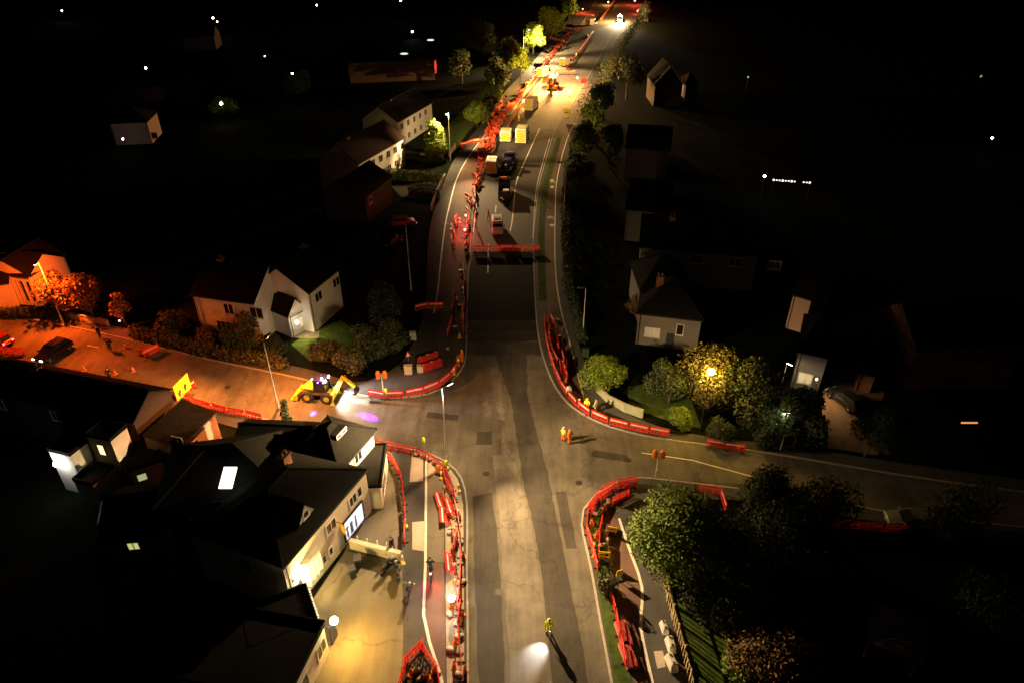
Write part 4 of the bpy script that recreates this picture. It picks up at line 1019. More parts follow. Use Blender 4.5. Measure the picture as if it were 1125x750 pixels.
MB().box((0, 0, 2.4), (1.6, .12, .12)).build('tube_lamp', glow('orange_strip', (1, .35, .1), .12), tl); MB().tube((0, .1, 0), (0, .1, 2.4), .05).build('pole', M_dark, tl)
def wall_lamp(label, pos, out, col, power, lens, r=.16, cone=170, aim=None, kind='SPOT'):
    t = thing('wall_lamp', label, 'wall lamp', pos); o = Vector((out[0], out[1], 0)).normalized()
    MB().box(-o * .09, (.14, .14, .22), math.atan2(o.y, o.x)).build('housing', M_dark, t)
    MB().ball(o * (r * .9 + .02), r).build('globe', lens, t)
    light(kind, o * (r * 2 + .22), col, power, t, Vector(aim) if aim else o * 3 + Vector((0, 0, -2.4)), cone, .8, .1)
    return t
fl_n = Vector((ld.y, -ld.x))
p = lowP(6.2, -.16, 2.8) + Vector(low.location)
wall_lamp('dazzling yellow floodlight on the lower shop wall', p.to_tuple(), fl_n, (1, .50, .05), 270, glow('flood_lens', (1, .85, .35), 9), .3, 172)
p = shopP(.45, -.34, 3.1) + Vector(shop.location)
wall_lamp('bright lamp over the shop door below the bay window', p.to_tuple(), (fd.y, -fd.x), (1, .68, .20), 230, G_lamp, .14, 178, (fd.x * 4 + .5, fd.y * 4 - .2, 0))
p = G(325, 353, 2.4)
wall_lamp('round porch lamp on the white house wing', (p.x + .05, p.y - .15, 2.4), (.8, -.6), (1, .72, .28), 120, G_lamp, .22, 176)
wall_lamp('white floodlight on the front wall of the white extension', (-40.4, 45.9, 3.7), (-.29, -.95), WHITE, 12, G_cool, .26, kind='POINT')
p = G(896, 416, 2.6)
wall_lamp('warm wall lamp by the driveway of the half hidden house', (p.x, p.y, 2.6), (.7, -.7), (1, .62, .24), 95, G_lamp, .1, 130, (2.6, -2.2, -2.4))
p = G(743, 350, 2.6)
wall_lamp('porch light on the white cottage front', (p.x, p.y - .15, 2.4), (.3, -.95), (1, .78, .4), 60, G_lamp, .08, 178, (3, -.4, -.6))

# ------------------------------------------------------------------ red barriers
def make_barrier(mesh=False):
    t = thing('road_barrier', '', 'barrier')
    p = MB()
    p.box((0, 0, .96), (1.96, .06, .1)).box((0, 0, .14), (1.96, .06, .1))
    if not mesh: p.add([(-.98, 0, .51), (.98, 0, .51), (.98, 0, .93), (-.98, 0, .93)], [(0, 1, 2, 3)])
    else:
        for k in range(13): p.box((-.9 + .15 * k, 0, .55), (.035, .03, .74))
    for x in (-.95, -.6, -.2, .2, .6, .95): p.box((x, 0, .36), (.09, .05, .36))
    p.box((0, 0, .36), (1.9, .02, .06))
    p.build('panel', M_red, t)
    r = MB()
    for y in (-.008, .008): r.box((0, y, .72), (1.7, .004, .15 if not mesh else .07))
    r.build('reflector', M_refl, t)
    for x in (-.7, .7): MB().box((x, 0, .045), (.14, .62, .09), 0, .8).build('foot', M_dark, t)
    return t


def make_far_barrier():
    p = MB()
    p.box((0, 0, .97), (1.96, .08, .12)).box((0, 0, .14), (1.96, .06, .1)).box((0, 0, .7), (1.96, .05, .4))
    for x in (-.9, -.45, 0, .45, .9): p.box((x, 0, .3), (.1, .05, .28))
    p.cur = 1
    for y in (-.028, .028): p.box((0, y, .72), (1.7, .004, .14))
    p.cur = 2
    for x in (-.7, .7): p.box((x, 0, .045), (.14, .62, .09))
    o = p.build('road_barrier', [mat('orange_red_barrier_plastic', (.9, .12, .04), .5, var=.15), M_refl, M_dark]); o['category'] = 'barrier'
    return o


PROTO = {'near': make_barrier(), 'open': make_barrier(True), 'far': make_far_barrier()}
USED = {'near': False, 'open': False, 'far': False}


def barrier(pos, rz, label, group, kind='near', tilt=0.0, z=FZ):
    p = PROTO[kind]
    o = p if not USED[kind] else (copy_tree(p) if kind != 'far' else p.copy())
    if USED[kind] and kind == 'far': C.objects.link(o)
    USED[kind] = True
    o.location = (pos[0], pos[1], z); o.rotation_euler = (tilt, 0, rz)
    o['label'], o['group'] = label, group
    return o


HEAP = []


def run(label, group, pts, kind='near', z=FZ, jit=.12, gap=2.02, ins=(), lean=0.0):
    """A row of two metre barriers along a line; ins picks the lengths along the line left open."""
    P_ = smooth_line(wl(pts), .25)
    acc, last = 0.0, P_[0]; k = 0
    for a, b in zip(P_[:-1], P_[1:]):
        acc += (b - a).length
        if acc >= gap or b is P_[-1] and acc > 1.4:
            d = (b - last); c = (b + last) / 2
            if k not in ins:
                (barrier if kind != 'heap' else lambda p, a, l, g, kd, ti, zz: HEAP.append((p, a, ti, zz)))((c.x + rnd.uniform(-jit, jit) * .5, c.y + rnd.uniform(-jit, jit) * .5), math.atan2(d.y, d.x) + rnd.uniform(-jit, jit) * .6, label, group, kind, (lean * rnd.uniform(.8, 1.1) if lean and k % 3 else rnd.uniform(-.04, .04)), z + (.06 if lean else 0))
            last, acc = b, 0; k += 1


run('red barrier in the curved row round the northwest corner', 'northwest corner barriers', [(404, 436), (432, 439), (466, 433), (490, 421), (503, 404), (507, 388)])
run('red barrier in the upright row up the dark left kerb', 'dark left kerb barriers', [(508, 370), (509, 330), (509, 296)], jit=.3)
run('red barrier in the second row along the dark left cycle track', 'dark left cycle track barriers', [(493, 372), (497, 345), (499, 318)], jit=.3, ins=(2,))
run('dim red barrier across the dark upper left footway', 'dim footway barriers', [(455, 343), (476, 339), (495, 341)])
run('red barrier in the long curve round the northeast corner', 'northeast corner barriers', [(598, 352), (600, 376), (607, 404), (617, 427), (632, 446), (650, 459), (668, 467), (690, 472), (712, 477), (738, 481)], jit=.08)
run('red barrier in the inner row on the dark right footway', 'inner northeast barriers', [(606, 350), (610, 372), (616, 392), (623, 412)], jit=.35)
run('red barrier pair at the mouth of the right side road', 'right side road barriers', [(774, 489), (792, 492), (815, 496)], z=.004)
run('red barrier in the curved row round the southeast corner', 'southeast corner barriers', [(701, 531), (682, 534), (664, 542), (651, 553), (644, 566), (644, 584), (650, 606), (656, 628)], 'open', jit=.06)
run('red barrier in the inner row behind the southeast corner', 'inner southeast barriers', [(690, 545), (672, 556), (659, 572), (657, 596), (660, 612)], jit=.3, ins=(1,))
run('red barrier in the straight row on the lower right verge', 'lower right verge barriers', [(669, 650), (675, 672), (679, 694), (684, 722), (692, 752)], 'open', jit=.05)
run('red barrier in the loop behind the big corner tree', 'barriers behind the corner tree', [(764, 541), (780, 541), (794, 547), (800, 556), (793, 563)], jit=.2)
run('red barrier in the row round the southwest corner', 'southwest corner barriers', [(412, 492), (440, 497), (464, 502), (482, 513), (494, 530), (501, 556), (505, 590), (506, 622), (506, 655), (503, 690), (505, 720), (508, 752)], jit=.1)
run('red barrier in the inner curve beside the upper forecourt', 'forecourt edge barriers', [(413, 500), (430, 508), (441, 528), (445, 556), (446, 588), (445, 606)], jit=.06)
run('red barrier leaning in the jumbled second row on the gravel verge', 'gravel verge barriers', [(487, 522), (493, 548), (499, 580), (502, 600)], jit=.5, lean=1.2)
run('red barrier of the pointed enclosure at the bottom edge', 'bottom enclosure barriers', [(438, 762), (443, 738), (452, 722), (463, 713)], jit=.03)
run('red barrier of the right side of the bottom enclosure', 'bottom enclosure right barriers', [(463, 713), (474, 725), (481, 742), (484, 765)], jit=.03)
run('red barrier across the main road behind the dark gap', 'barriers across the main road', [(519, 276), (598, 276)], z=.008, jit=.03)
run('red barrier in the row beside the yellow board', 'left road barriers', [(204, 438), (216, 446), (240, 452), (265, 457), (291, 463)], z=.004, jit=.15)
run('red barrier leading up to the yellow board', 'yellow board barriers', [(205, 434), (214, 425)], z=.004)
run('red barrier in the diagonal row across the left road', 'diagonal left road barriers', [(158, 393), (172, 386), (188, 380)], z=.004)
run('dark red barrier at the left edge before the black car', 'left edge barriers', [(-8, 388), (14, 389), (36, 391)], z=.004)
run('red barrier in the crowded double row lit by red lamps', 'red lit barriers', [(497, 276), (498, 258), (502, 240)], jit=.5)
run('red barrier in the crowded row next to the road workers', 'red lit roadside barriers', [(512, 276), (513, 258), (515, 240)], jit=.4)
run('orange red barrier in the heap on the upper left cycle track', 'barrier heap rows', [(519, 232), (524, 205), (532, 182), (544, 160)], 'heap', jit=.4)
run('orange red barrier lying across the upper left footway', 'upper left footway barriers', [(506, 163), (522, 158), (538, 156)], 'far', jit=.4)
run('orange red barrier in the leaning row by the lit shrubs', 'upper left heap barriers', [(524, 176), (534, 154), (545, 136), (556, 124)], 'heap', jit=.8)
run('orange red barrier in the outer row of the upper heap', 'outer heap barriers', [(540, 150), (550, 132), (560, 116)], 'heap', jit=.8)
run('red barrier alongside the white vans', 'van side barriers', [(557, 142), (570, 122), (584, 104), (596, 90)], 'far', jit=.2)
run('red barrier in the long straight row up the far road', 'far road barriers', [(622, 78), (636, 58), (652, 36)], 'far', jit=.05, z=.01)
run('red barrier in the top row beyond the long straight one', 'top road barriers', [(659, 24), (668, 12), (676, 0)], 'far', jit=.05, z=.01)
run('red barrier across the road beyond the amber beacon', 'far crossing barriers', [(611, 81), (634, 81)], 'far', jit=.05, z=.01)
run('red barrier in front of the far crossing car', 'far car barriers', [(584, 79), (603, 79)], 'far', jit=.05)
run('red barrier across the far left side turning', 'far turning barriers', [(603, 43), (625, 50)], 'far', jit=.05)
run('red barrier across the second far turning', 'second turning barriers', [(629, 17), (654, 19)], 'far', jit=.05)
run('red barrier below the parked far car', 'parked far car barriers', [(618, 32), (640, 36)], 'far', jit=.05)
run('dull red barrier in the dark row on the right side road', 'dark right barriers', [(914, 578), (950, 583), (1000, 587)], jit=.03, z=.05)


run('orange red barrier jumbled beside the lit shrub trees', 'jumbled upper barriers', [(534, 148), (545, 126), (556, 108)], 'heap', jit=1.2)
run('orange red barrier strewn between footway and vans', 'strewn upper barriers', [(528, 168), (538, 166), (549, 140)], 'heap', jit=1.2)
run('orange red barrier packed along the far left kerb', 'packed far barriers', [(570, 112), (584, 92), (600, 70), (612, 52)], 'heap', jit=.5)
run('orange red barrier thrown along the upper left cycle track', 'thrown upper barriers', [(516, 236), (521, 208), (528, 184), (537, 164), (547, 144), (556, 126)], 'heap', jit=1.6)
run('orange red barrier thrown by the vans', 'thrown van barriers', [(560, 124), (574, 104), (588, 86), (606, 62), (626, 38)], 'heap', jit=1.3)
run('red barrier in the outer line on the dark right kerb', 'outer dark right barriers', [(602, 352), (604, 376), (610, 398), (620, 420)], jit=.3)
run('red barrier tipped back in the second line along the southwest kerb', 'second southwest barriers', [(492, 530), (499, 556), (502, 590), (502, 622), (502, 655), (499, 690)], jit=.35, ins=(2, 5), lean=1.1)
run('red barrier in the doubled line behind the southeast corner row', 'doubled southeast barriers', [(699, 535), (682, 538), (667, 545), (655, 556), (649, 568)], jit=.2)

hm = MB()
for p, a, ti, zz in HEAP:
    for x, d, z in ((0, (1.96, .08, .12), .97), (0, (1.96, .06, .1), .14), (0, (1.96, .05, .4), .7), (-.9, (.1, .05, .3), .3), (0, (.1, .05, .3), .3), (.9, (.1, .05, .3), .3)):
        hm.box((p[0] + x * math.cos(a), p[1] + x * math.sin(a), z + zz), d, a)
tag(hm.build('barrier_heap', mat('orange_red_barrier_plastic', (.9, .12, .04), .5, var=.15)), 'crowded heap of orange red barriers along the upper left footway', 'barriers', kind='stuff')
# white topped water barriers, stacked boards
def water_barrier(label, pos, rz, m=None, L_=1.6):
    t = thing('water_barrier', label, 'barrier', pos, rz, 'red water filled barriers')
    q = [(-.25, 0), (.25, 0), (.25, .12), (.12, .45), (.1, .95), (-.1, .95), (-.12, .45), (-.25, .12)]
    n = len(q)
    mb = MB(); mb.add([(-L_ / 2, y, z) for y, z in q] + [(L_ / 2, y, z) for y, z in q], [(i, (i + 1) % n, n + (i + 1) % n, n + i) for i in range(n)] + [tuple(range(n - 1, -1, -1)), tuple(range(n, 2 * n))])
    mb.build('body', m or M_red, t, bevel=.02)
    mb = MB()
    for x in (-.45, .45): mb.tube((x, 0, .95), (x, 0, 1.02), .07)
    mb.build('filler_cap', M_white, t)
    return t
for k, (px, py) in enumerate(((466, 399), (475, 396), (470, 407), (479, 404))):
    water_barrier(('left back', 'right back', 'left front', 'right front')[k] + ' of the four red water barriers near the dark shrubs', G(px, py).to_tuple()[:2] + (FZ,), R(35))
for k, (px, py) in enumerate(((619, 407), (621, 414))):
    water_barrier(('upper', 'lower')[k] + ' red block barrier in the northeast cluster', (*w2(px, py), FZ), R(100))


# ------------------------------------------------------------------ cones, lamps, sandbags, signs among the works
def make_cone():
    t = thing('traffic_cone', '', 'cone')
    MB().box((0, 0, .03), (.42, .42, .06)).tube((0, 0, .06), (0, 0, .75), .16, .035, 12).build('body', M_org, t)
    MB().tube((0, 0, .36), (0, 0, .54), .118, .086, 12, False).build('reflective_sleeve', M_refl, t)
    return t


def make_flash():
    t = thing('warning_lamp', '', 'warning lamp')
    MB().box((0, 0, .55), (.16, .12, .26)).tube((0, 0, 0), (0, 0, .45), .03).box((0, 0, .02), (.4, .3, .04)).build('base', M_yel, t)
    MB().tube((0, -.05, .78), (0, .05, .78), .12, n=14).build('lens', glow('dim_amber_lens', (1, .4, .03), .06), t)
    return t


def make_bag():
    o = MB().ball((0, 0, .12), .3, 10, 7, (1.2, .8, .42)).build('sandbag', mat('pale_sack_cloth', (.5, .45, .38), .9), smooth=True)
    o['category'] = 'sandbag'
    return o


PR2 = {'cone': make_cone(), 'flash': make_flash(), 'bag': make_bag()}
US2 = {}


def put(kind, px, py, label, group, z=FZ, rz=None):
    o = PR2[kind] if kind not in US2 else copy_tree(PR2[kind])
    US2[kind] = 1
    p = G(px, py); o.location = (p.x, p.y, z); o.rotation_euler = (0, 0, rnd.uniform(0, 6) if rz is None else rz)
    o['label'], o['group'] = label, group


for px, py in ((488, 548), (492, 566), (505, 570), (497, 604), (509, 612), (500, 640), (497, 668), (508, 676), (500, 706), (499, 733), (511, 738), (452, 742), (470, 745), (477, 738)):
    put('cone', px, py, 'orange traffic cone among the barriers on the gravel verge', 'cones on the gravel verge')
for px, py in ((604, 362), (613, 382), (622, 420), (606, 392)): put('cone', px, py, 'traffic cone beside the dark right footway barriers', 'cones on the right footway')
for px, py in ((650, 576), (655, 590), (664, 560), (653, 612)): put('cone', px, py, 'traffic cone inside the southeast corner barriers', 'cones at the southeast corner')
for px, py in ((505, 372), (503, 396), (499, 409), (508, 350), (502, 330), (507, 312)): put('cone', px, py, 'traffic cone behind the northwest corner barriers', 'cones at the northwest corner')
for px, py in ((566, 208), (522, 238), (520, 226), (601, 228), (604, 216)): put('cone', px, py, 'small cone on the road near the parked lorries', 'cones near the lorries', z=.01)
for px, py in ((116, 380), (138, 382), (93, 407), (127, 411), (147, 408)): put('cone', px, py, 'dark cone standing on the orange lit left road', 'cones on the left road', z=.004)
for px, py in ((481, 519), (485, 526), (491, 514), (504, 540), (446, 578), (500, 588), (504, 402), (499, 412), (636, 446), (603, 372), (607, 400), (652, 604), (509, 322), (496, 252), (505, 245), (443, 619)):
    put('flash', px, py, 'small amber warning lamp on the barrier line', 'amber warning lamps')
for px, py in ((490, 560), (495, 586), (502, 562), (506, 596), (497, 622), (508, 640), (494, 676), (505, 700), (495, 715), (504, 742), (457, 738), (463, 746), (472, 752), (490, 536), (500, 548), (655, 566), (668, 552), (661, 600), (680, 544), (612, 352), (616, 370), (505, 336), (500, 360), (492, 384)):
    put('bag', px, py, 'pale sandbag lying among the red barriers', 'sandbags among the barriers')
# black drums and tool bags in the gravel verge
def small_mesh(name, label, cat, px, py, mb, m, group=None, z=FZ, rz=0, bevel=0):
    o = mb.build(name, m, bevel=bevel); p = G(px, py); o.location = (p.x, p.y, z); o.rotation_euler = (0, 0, rz)
    return tag(o, label, cat, group)
def pole_sign(name, label, px, py, h, w_, hh, face, rz, legs=2, sym=None, tri=False, z=FZ, back=None):
    p = G(px, py); t = thing(name, label, 'sign', (p.x, p.y, z), rz)
    for x in ([0] if legs == 1 else [-w_ * .35, w_ * .35]):
        MB().tube((x, .04, 0), (x, .04, h + hh * .9), .035).build('post', M_steel, t)
    mb = MB()
    if tri: mb.add([(-w_ / 2, 0, h), (w_ / 2, 0, h), (0, 0, h + hh), (-w_ / 2, .03, h), (w_ / 2, .03, h), (0, .03, h + hh)], [(0, 1, 2), (5, 4, 3), (0, 3, 4, 1), (1, 4, 5, 2), (2, 5, 3, 0)])
    else: mb.box((0, 0, h + hh / 2), (w_, .04, hh))
    b = mb.build('board', face, t)
    if tri: MB().add([(-w_ * .3, -.004, h + hh * .13), (w_ * .3, -.004, h + hh * .13), (0, -.004, h + hh * .72)], [(0, 1, 2)]).build('white_field', M_white, b)
    if sym:
        for x0, z0_, x1, z1_ in sym:
            s_ = MB(); s_.add([(x0 * w_, -.024, h + z0_ * hh), (x1 * w_, -.024, h + z0_ * hh), (x1 * w_, -.024, h + z1_ * hh), (x0 * w_, -.024, h + z1_ * hh)], [(0, 1, 2, 3)])
            s_.build('symbol', M_dark, b)
    MB().box((0, .04, .05), (w_ * .9, .5, .1)).build('base', M_dark, t)
    return t
M_yface = mat('yellow_sign_face', (.85, .62, .03), .5, var=.05)
M_rface = mat('red_sign_face', (.6, .03, .03), .5, var=.05)
_d = G(209, 421, .9) - G(194, 436, .9)
yb = pole_sign('yellow_board', 'large yellow roadside board with two brown figures on the left road', 205, 440, .9, _d.length, 1.9, M_yface, math.atan2(_d.y, _d.x), sym=[(-.32, .08, -.2, .3), (-.36, .3, -.12, .42), (-.28, .42, -.16, .52), (.08, .16, .2, .36), (.05, .36, .28, .46), (.1, .46, .24, .56)], z=.004)
pole_sign('diversion_sign', 'yellow sign standing upright above the small verge bush', 663, 618, .55, .95, .7, M_yface, R(-8), sym=[(-.35, .45, .2, .6), (.1, .3, .35, .75)])
pole_sign('diversion_sign', 'orange yellow sign left of the big corner tree', 672, 588, .4, .8, .55, M_yface, R(-14), sym=[(-.3, .42, .3, .58)])
pole_sign('diversion_sign', 'small yellow sign right of the small verge bush', 680, 637, .5, .55, .6, M_yface, R(18))
pole_sign('roadside_sign', 'bright yellow sign on the right of the upper road', 622, 130, .8, 1.6, 1.4, M_yface, R(0), sym=[(-.3, .3, .3, .45)])
pole_sign('works_sign', 'red and white triangular works sign on the dark upper left track', 507, 298, .4, .8, .75, M_rface, 0, 1, tri=True)
pole_sign('works_sign', 'red sign leaning by the dark shrubs at the bagged signals', 449, 398, .7, .7, .8, M_rface, R(20), 1, tri=True)
pole_sign('far_sign', 'red topped sign by the upper right kerb', 641, 98, 1.6, 1.6, 1.3, M_rface, 0, 1)
pole_sign('orange_sign', 'orange sign board leaning in the southwest corner barriers', 483, 522, .3, .8, .6, M_org, R(-20))
pole_sign('orange_sign', 'orange and white striped board by the forecourt corner', 423, 503, .25, 1.1, .55, M_org, R(-14), sym=[(-.4, .2, -.25, .8), (-.1, .2, .05, .8), (.2, .2, .35, .8)])
pole_sign('orange_sign', 'small orange board on the left road by the diagonal barriers', 157, 390, .25, .9, .6, M_org, R(10), z=.004)
def bagged_signal(label, px, py, rz, z=FZ):
    p = G(px, py); t = thing('traffic_signal', label, 'traffic signal', (p.x, p.y, z), rz, 'bagged traffic signals')
    MB().tube((0, 0, 0), (0, 0, 3.1), .06).tube((-.35, 0, 2.9), (.35, 0, 2.9), .04).build('pole', M_paintpole, t)
    for x in (-.36, .36): MB().ball((x, 0, 2.9), .3, 12, 9, (.85, .75, 1.75)).box((x, 0, 2.85), (.42, .36, .8), 0, .9).build('orange_cover', M_org, t)
    MB().box((0, -.09, 1.1), (.16, .1, .26)).build('push_button', M_yel, t)
    return t
bagged_signal('traffic signal under two orange bags beside the digger', 422, 436, R(4))
bagged_signal('traffic signal under two orange bags on the right side road', 720, 525, R(-3))
def capped_post(label, px, py, h, rz=0):
    p = G(px, py); t = thing('sign_post', label, 'post', (p.x, p.y, FZ), rz, 'posts with lime covers')
    MB().tube((0, 0, 0), (0, 0, h), .05).build('pole', M_steel, t)
    MB().ball((0, 0, h - .2), .2, 10, 8, (.9, .7, 1.9)).build('lime_cover', M_hiviz, t)
capped_post('post with lime cover behind the southwest corner barriers', 467, 503, 2.4)
capped_post('short post with lime cover at the foot of the central street lamp', 490.5, 520, 1.4)
capped_post('post with lime cover at the digger end of the barriers', 425, 438, 1.2)
# utility cabinets, litter and white items
def cabinet(label, px, py, d, m, rz=0, group=None, cat='cabinet', name='utility_cabinet'):
    p = G(px, py); t = thing(name, label, cat, (p.x, p.y, FZ), rz, group)
    MB().box((0, 0, d[2] / 2), d).build('body', m, t, bevel=.03)
    MB().box((0, 0, d[2] + .03), (d[0] + .06, d[1] + .06, .06)).build('lid', m, t)
    MB().box((0, -d[1] / 2 - .006, d[2] * .5), (d[0] * .8, .012, d[2] * .75)).build('door', m, t)
    return t
cabinet('small beige street cabinet behind the northwest barriers', 449, 411, (.9, .45, 1.1), M_render)
cabinet('grey street cabinet beside the bagged signal shrubs', 454, 374, (.8, .4, 1.1), M_paintpole)
cabinet('low beige box left of the red water barriers', 462, 409, (.7, .5, .8), M_render)
cabinet('green street cabinet on the right footway under the small tree', 643, 392, (.8, .4, 1.0), mat('dark_green_paint', (.04, .08, .04), .6))
def wheelie(label, px, py, rz):
    p = G(px, py); t = thing('wheelie_bin', label, 'bin', (p.x, p.y, FZ), rz, 'black wheelie bins on the forecourt')
    MB().box((0, 0, .52), (.46, .56, .9)).build('body', M_dark, t)
    MB().box((0, .02, 1.02), (.58, .7, .09), 0, .85).tube((-.25, .36, 1.0), (.25, .36, 1.0), .03).build('lid', mat('grey_bin_lid', (.10, .09, .10), .3), t)
    for x in (-.22, .22): MB().tube((x - .03, .3, .11), (x + .03, .3, .11), .11, n=14).build('wheel', M_blk, t)
wheelie('black wheelie bin nearer the pink lit shop wall', 388, 634, R(30)); wheelie('black wheelie bin against the low forecourt wall', 394, 622, R(10))
def curved_chute(label, px, py, rz, sc):
    p = G(px, py); t = thing('white_barrier_block', label, 'barrier block', (p.x, p.y, FZ), rz, 'pale blocks by the timber fence')
    MB().box((0, 0, .35 * sc), (.6 * sc, 1.25 * sc, .7 * sc), 0, .75).build('body', mat('dusty_white_plastic', (.62, .6, .58), .5), t, bevel=.08)
    MB().tube((0, -.3 * sc, .7 * sc), (0, -.3 * sc, .76 * sc), .08).tube((0, .3 * sc, .7 * sc), (0, .3 * sc, .76 * sc), .08).build('cap', M_dark, t)
curved_chute('tall narrow pale block, uppermost by the timber fence', 729, 692, R(8), .85); curved_chute('bright white block in the middle by the timber fence', 736, 711, R(6), 1.0); curved_chute('grey white block, lowest by the timber fence', 737, 731, R(12), 1.05)
for k, (px, py, rz) in enumerate(((685, 698, 8), (690, 722, 12))):
    t = thing('barrier_stack', ('upper' if k == 0 else 'lower') + ' pale red stack of folded barriers beside the verge row', 'barrier stack', (*w2(px, py), FZ), R(rz), 'folded barrier stacks')
    for j in range(4): MB().box((0, 0, .07 + .085 * j), (.9 - .03 * j, 2.0, .07), R(rnd.uniform(-3, 3))).build('folded_panel', M_redd if j % 2 else mat('faded_red_plastic', (.6, .25, .2), .6), t)
wk = thing('work_light', 'dazzling white work light on a tripod in the gravel verge', 'work light', (*w2(497, 668), FZ))
for k in range(3): MB().tube((0, 0, .75), (.4 * math.cos(k * 2.1), .4 * math.sin(k * 2.1), 0), .025).build('leg', M_dark, wk)
MB().box((0, 0, .95), (.4, .34, .3)).build('housing', M_yel, wk)
MB().ball((0, -.02, 1.14), .27).build('lens', glow('work_light_lens', (1, .97, .9), 4), wk)
light('POINT', (0, 0, 1.6), WHITE, 45, wk, size=.15)

# ------------------------------------------------------------------ vehicles (built nose towards +x)
def loft(mb, secs):
    n = len(secs[0])
    mb.add([p for s_ in secs for p in s_], [(k * n + i, k * n + (i + 1) % n, (k + 1) * n + (i + 1) % n, (k + 1) * n + i) for k in range(len(secs) - 1) for i in range(n)] + [tuple(range(n - 1, -1, -1)), tuple(range((len(secs) - 1) * n, len(secs) * n))])
    return mb


def wheel(parent, x, y, r, w=.2, rim=None):
    a, b = (x, y - w / 2, r), (x, y + w / 2, r)
    t = MB().tube(a, b, r, n=20).torus((x, y + (w / 2 if y > 0 else -w / 2), r), (0, 1, 0), r * .84, r * .12, 20, 6).build('wheel', M_blk, parent)
    s_ = 1 if y > 0 else -1
    MB().tube((x, y + s_ * (w / 2 - .02), r), (x, y + s_ * (w / 2 + .015), r), r * .6, r * .5, 14).build('rim', rim or M_chrome, t)


def lamps(parent, name, x, y, z, d, m):
    for s_ in (-1, 1): MB().box((x, s_ * y, z), d).build(name, m, parent)


M_unlit_h = mat('headlamp_glass', (.6, .6, .58), .15, var=.05)
M_unlit_t = mat('tail_lamp_glass', (.35, .02, .02), .2, var=.05)


def car(label, pos, rz, paint, L_=4.3, w=1.78, h=1.48, head=None, tail=None, group=None, name='parked_car', cat='car'):
    t = thing(name, label, cat, pos, rz, group)
    hw = w / 2
    st = [(-L_ / 2, .84, .62, .86), (-L_ / 2 + .12, .95, .36, .95), (-L_ * .3, 1, .24, .98), (0, 1, .22, .95), (L_ * .2, 1, .22, .92), (L_ * .38, .97, .24, .8), (L_ / 2 - .1, .9, .32, .68), (L_ / 2, .78, .45, .58)]
    b = loft(MB(), [[(x, -hw * k * .9, zb), (x, -hw * k, zb + .12), (x, -hw * k, zt - .14), (x, -hw * k * .9, zt), (x, hw * k * .9, zt), (x, hw * k, zt - .14), (x, hw * k, zb + .12), (x, hw * k * .9, zb)] for x, k, zb, zt in st])
    x0, x1, x2, x3 = -L_ * .47, -L_ * .36, L_ * .06, L_ * .24
    g = loft(MB(), [[(x0, -hw * .84, .93), (x0, hw * .84, .93), (x1, hw * .68, h - .06), (x1, -hw * .68, h - .06)], [(x3, -hw * .84, .9), (x3, hw * .84, .9), (x2, hw * .68, h - .06), (x2, -hw * .68, h - .06)]])
    b.slab([(x1 - .05, -hw * .7, h), (x2 + .05, -hw * .7, h), (x2 + .05, hw * .7, h), (x1 - .05, hw * .7, h)], .055)
    for y in (-1, 1):
        for a, c in (((x0, .84), (x1, .68)), ((x3, .84), (x2, .68))): b.tube((a[0], y * hw * a[1], .93), (c[0], y * hw * c[1], h - .04), .04, n=6)
        b.tube((-.3, y * hw * .85, .93), (-.3, y * hw * .69, h - .04), .035, n=6)
    bo = b.build('body', paint, t, smooth=False, bevel=.03)
    g.build('windows', M_glass, t)
    for y in (-1, 1): MB().box((x3 - .12, y * (hw + .08), .98), (.14, .2, .14)).build('wing_mirror', paint, t)
    for x in (-L_ * .31, L_ * .31):
        for y in (-1, 1): wheel(t, x, y * (hw - .1), .32)
    lamps(t, 'headlight', L_ / 2 - .06, hw * .62, .62, (.1, .36, .16), head or M_unlit_h)
    lamps(t, 'tail_light', -L_ / 2 + .04, hw * .66, .78, (.1, .26, .2), tail or M_unlit_t)
    MB().box((L_ / 2 + .012, 0, .4), (.02, .5, .11)).build('number_plate', M_white, t)
    MB().box((-L_ / 2 - .005, 0, .62), (.02, .5, .11)).build('number_plate', M_yel, t)
    return t


def chevrons(parent, x, w, z0, z1):
    mb = MB(); mb.add([(x, -w / 2, z0), (x, w / 2, z0), (x, w / 2, z1), (x, -w / 2, z1)], [(3, 2, 1, 0)])
    p = mb.build('chevron_panel', mat('fluorescent_yellow_panel', (.75, .68, .06), .5, var=.1), parent)
    r = MB(); k = z0 - .3
    while k < z1:
        for s_ in (-1, 1):
            def cl(z): return min(max(z, z0), z1)
            q = [(x - .006, 0, cl(k + .45)), (x - .006, 0, cl(k + .59)), (x - .006, s_ * w / 2, cl(k + .14)), (x - .006, s_ * w / 2, cl(k))]
            if abs(q[0][2] - q[1][2]) + abs(q[2][2] - q[3][2]) > .02: r.add(q, [(0, 1, 2, 3)])
        k += .42
    r.build('red_stripes', M_red, p)


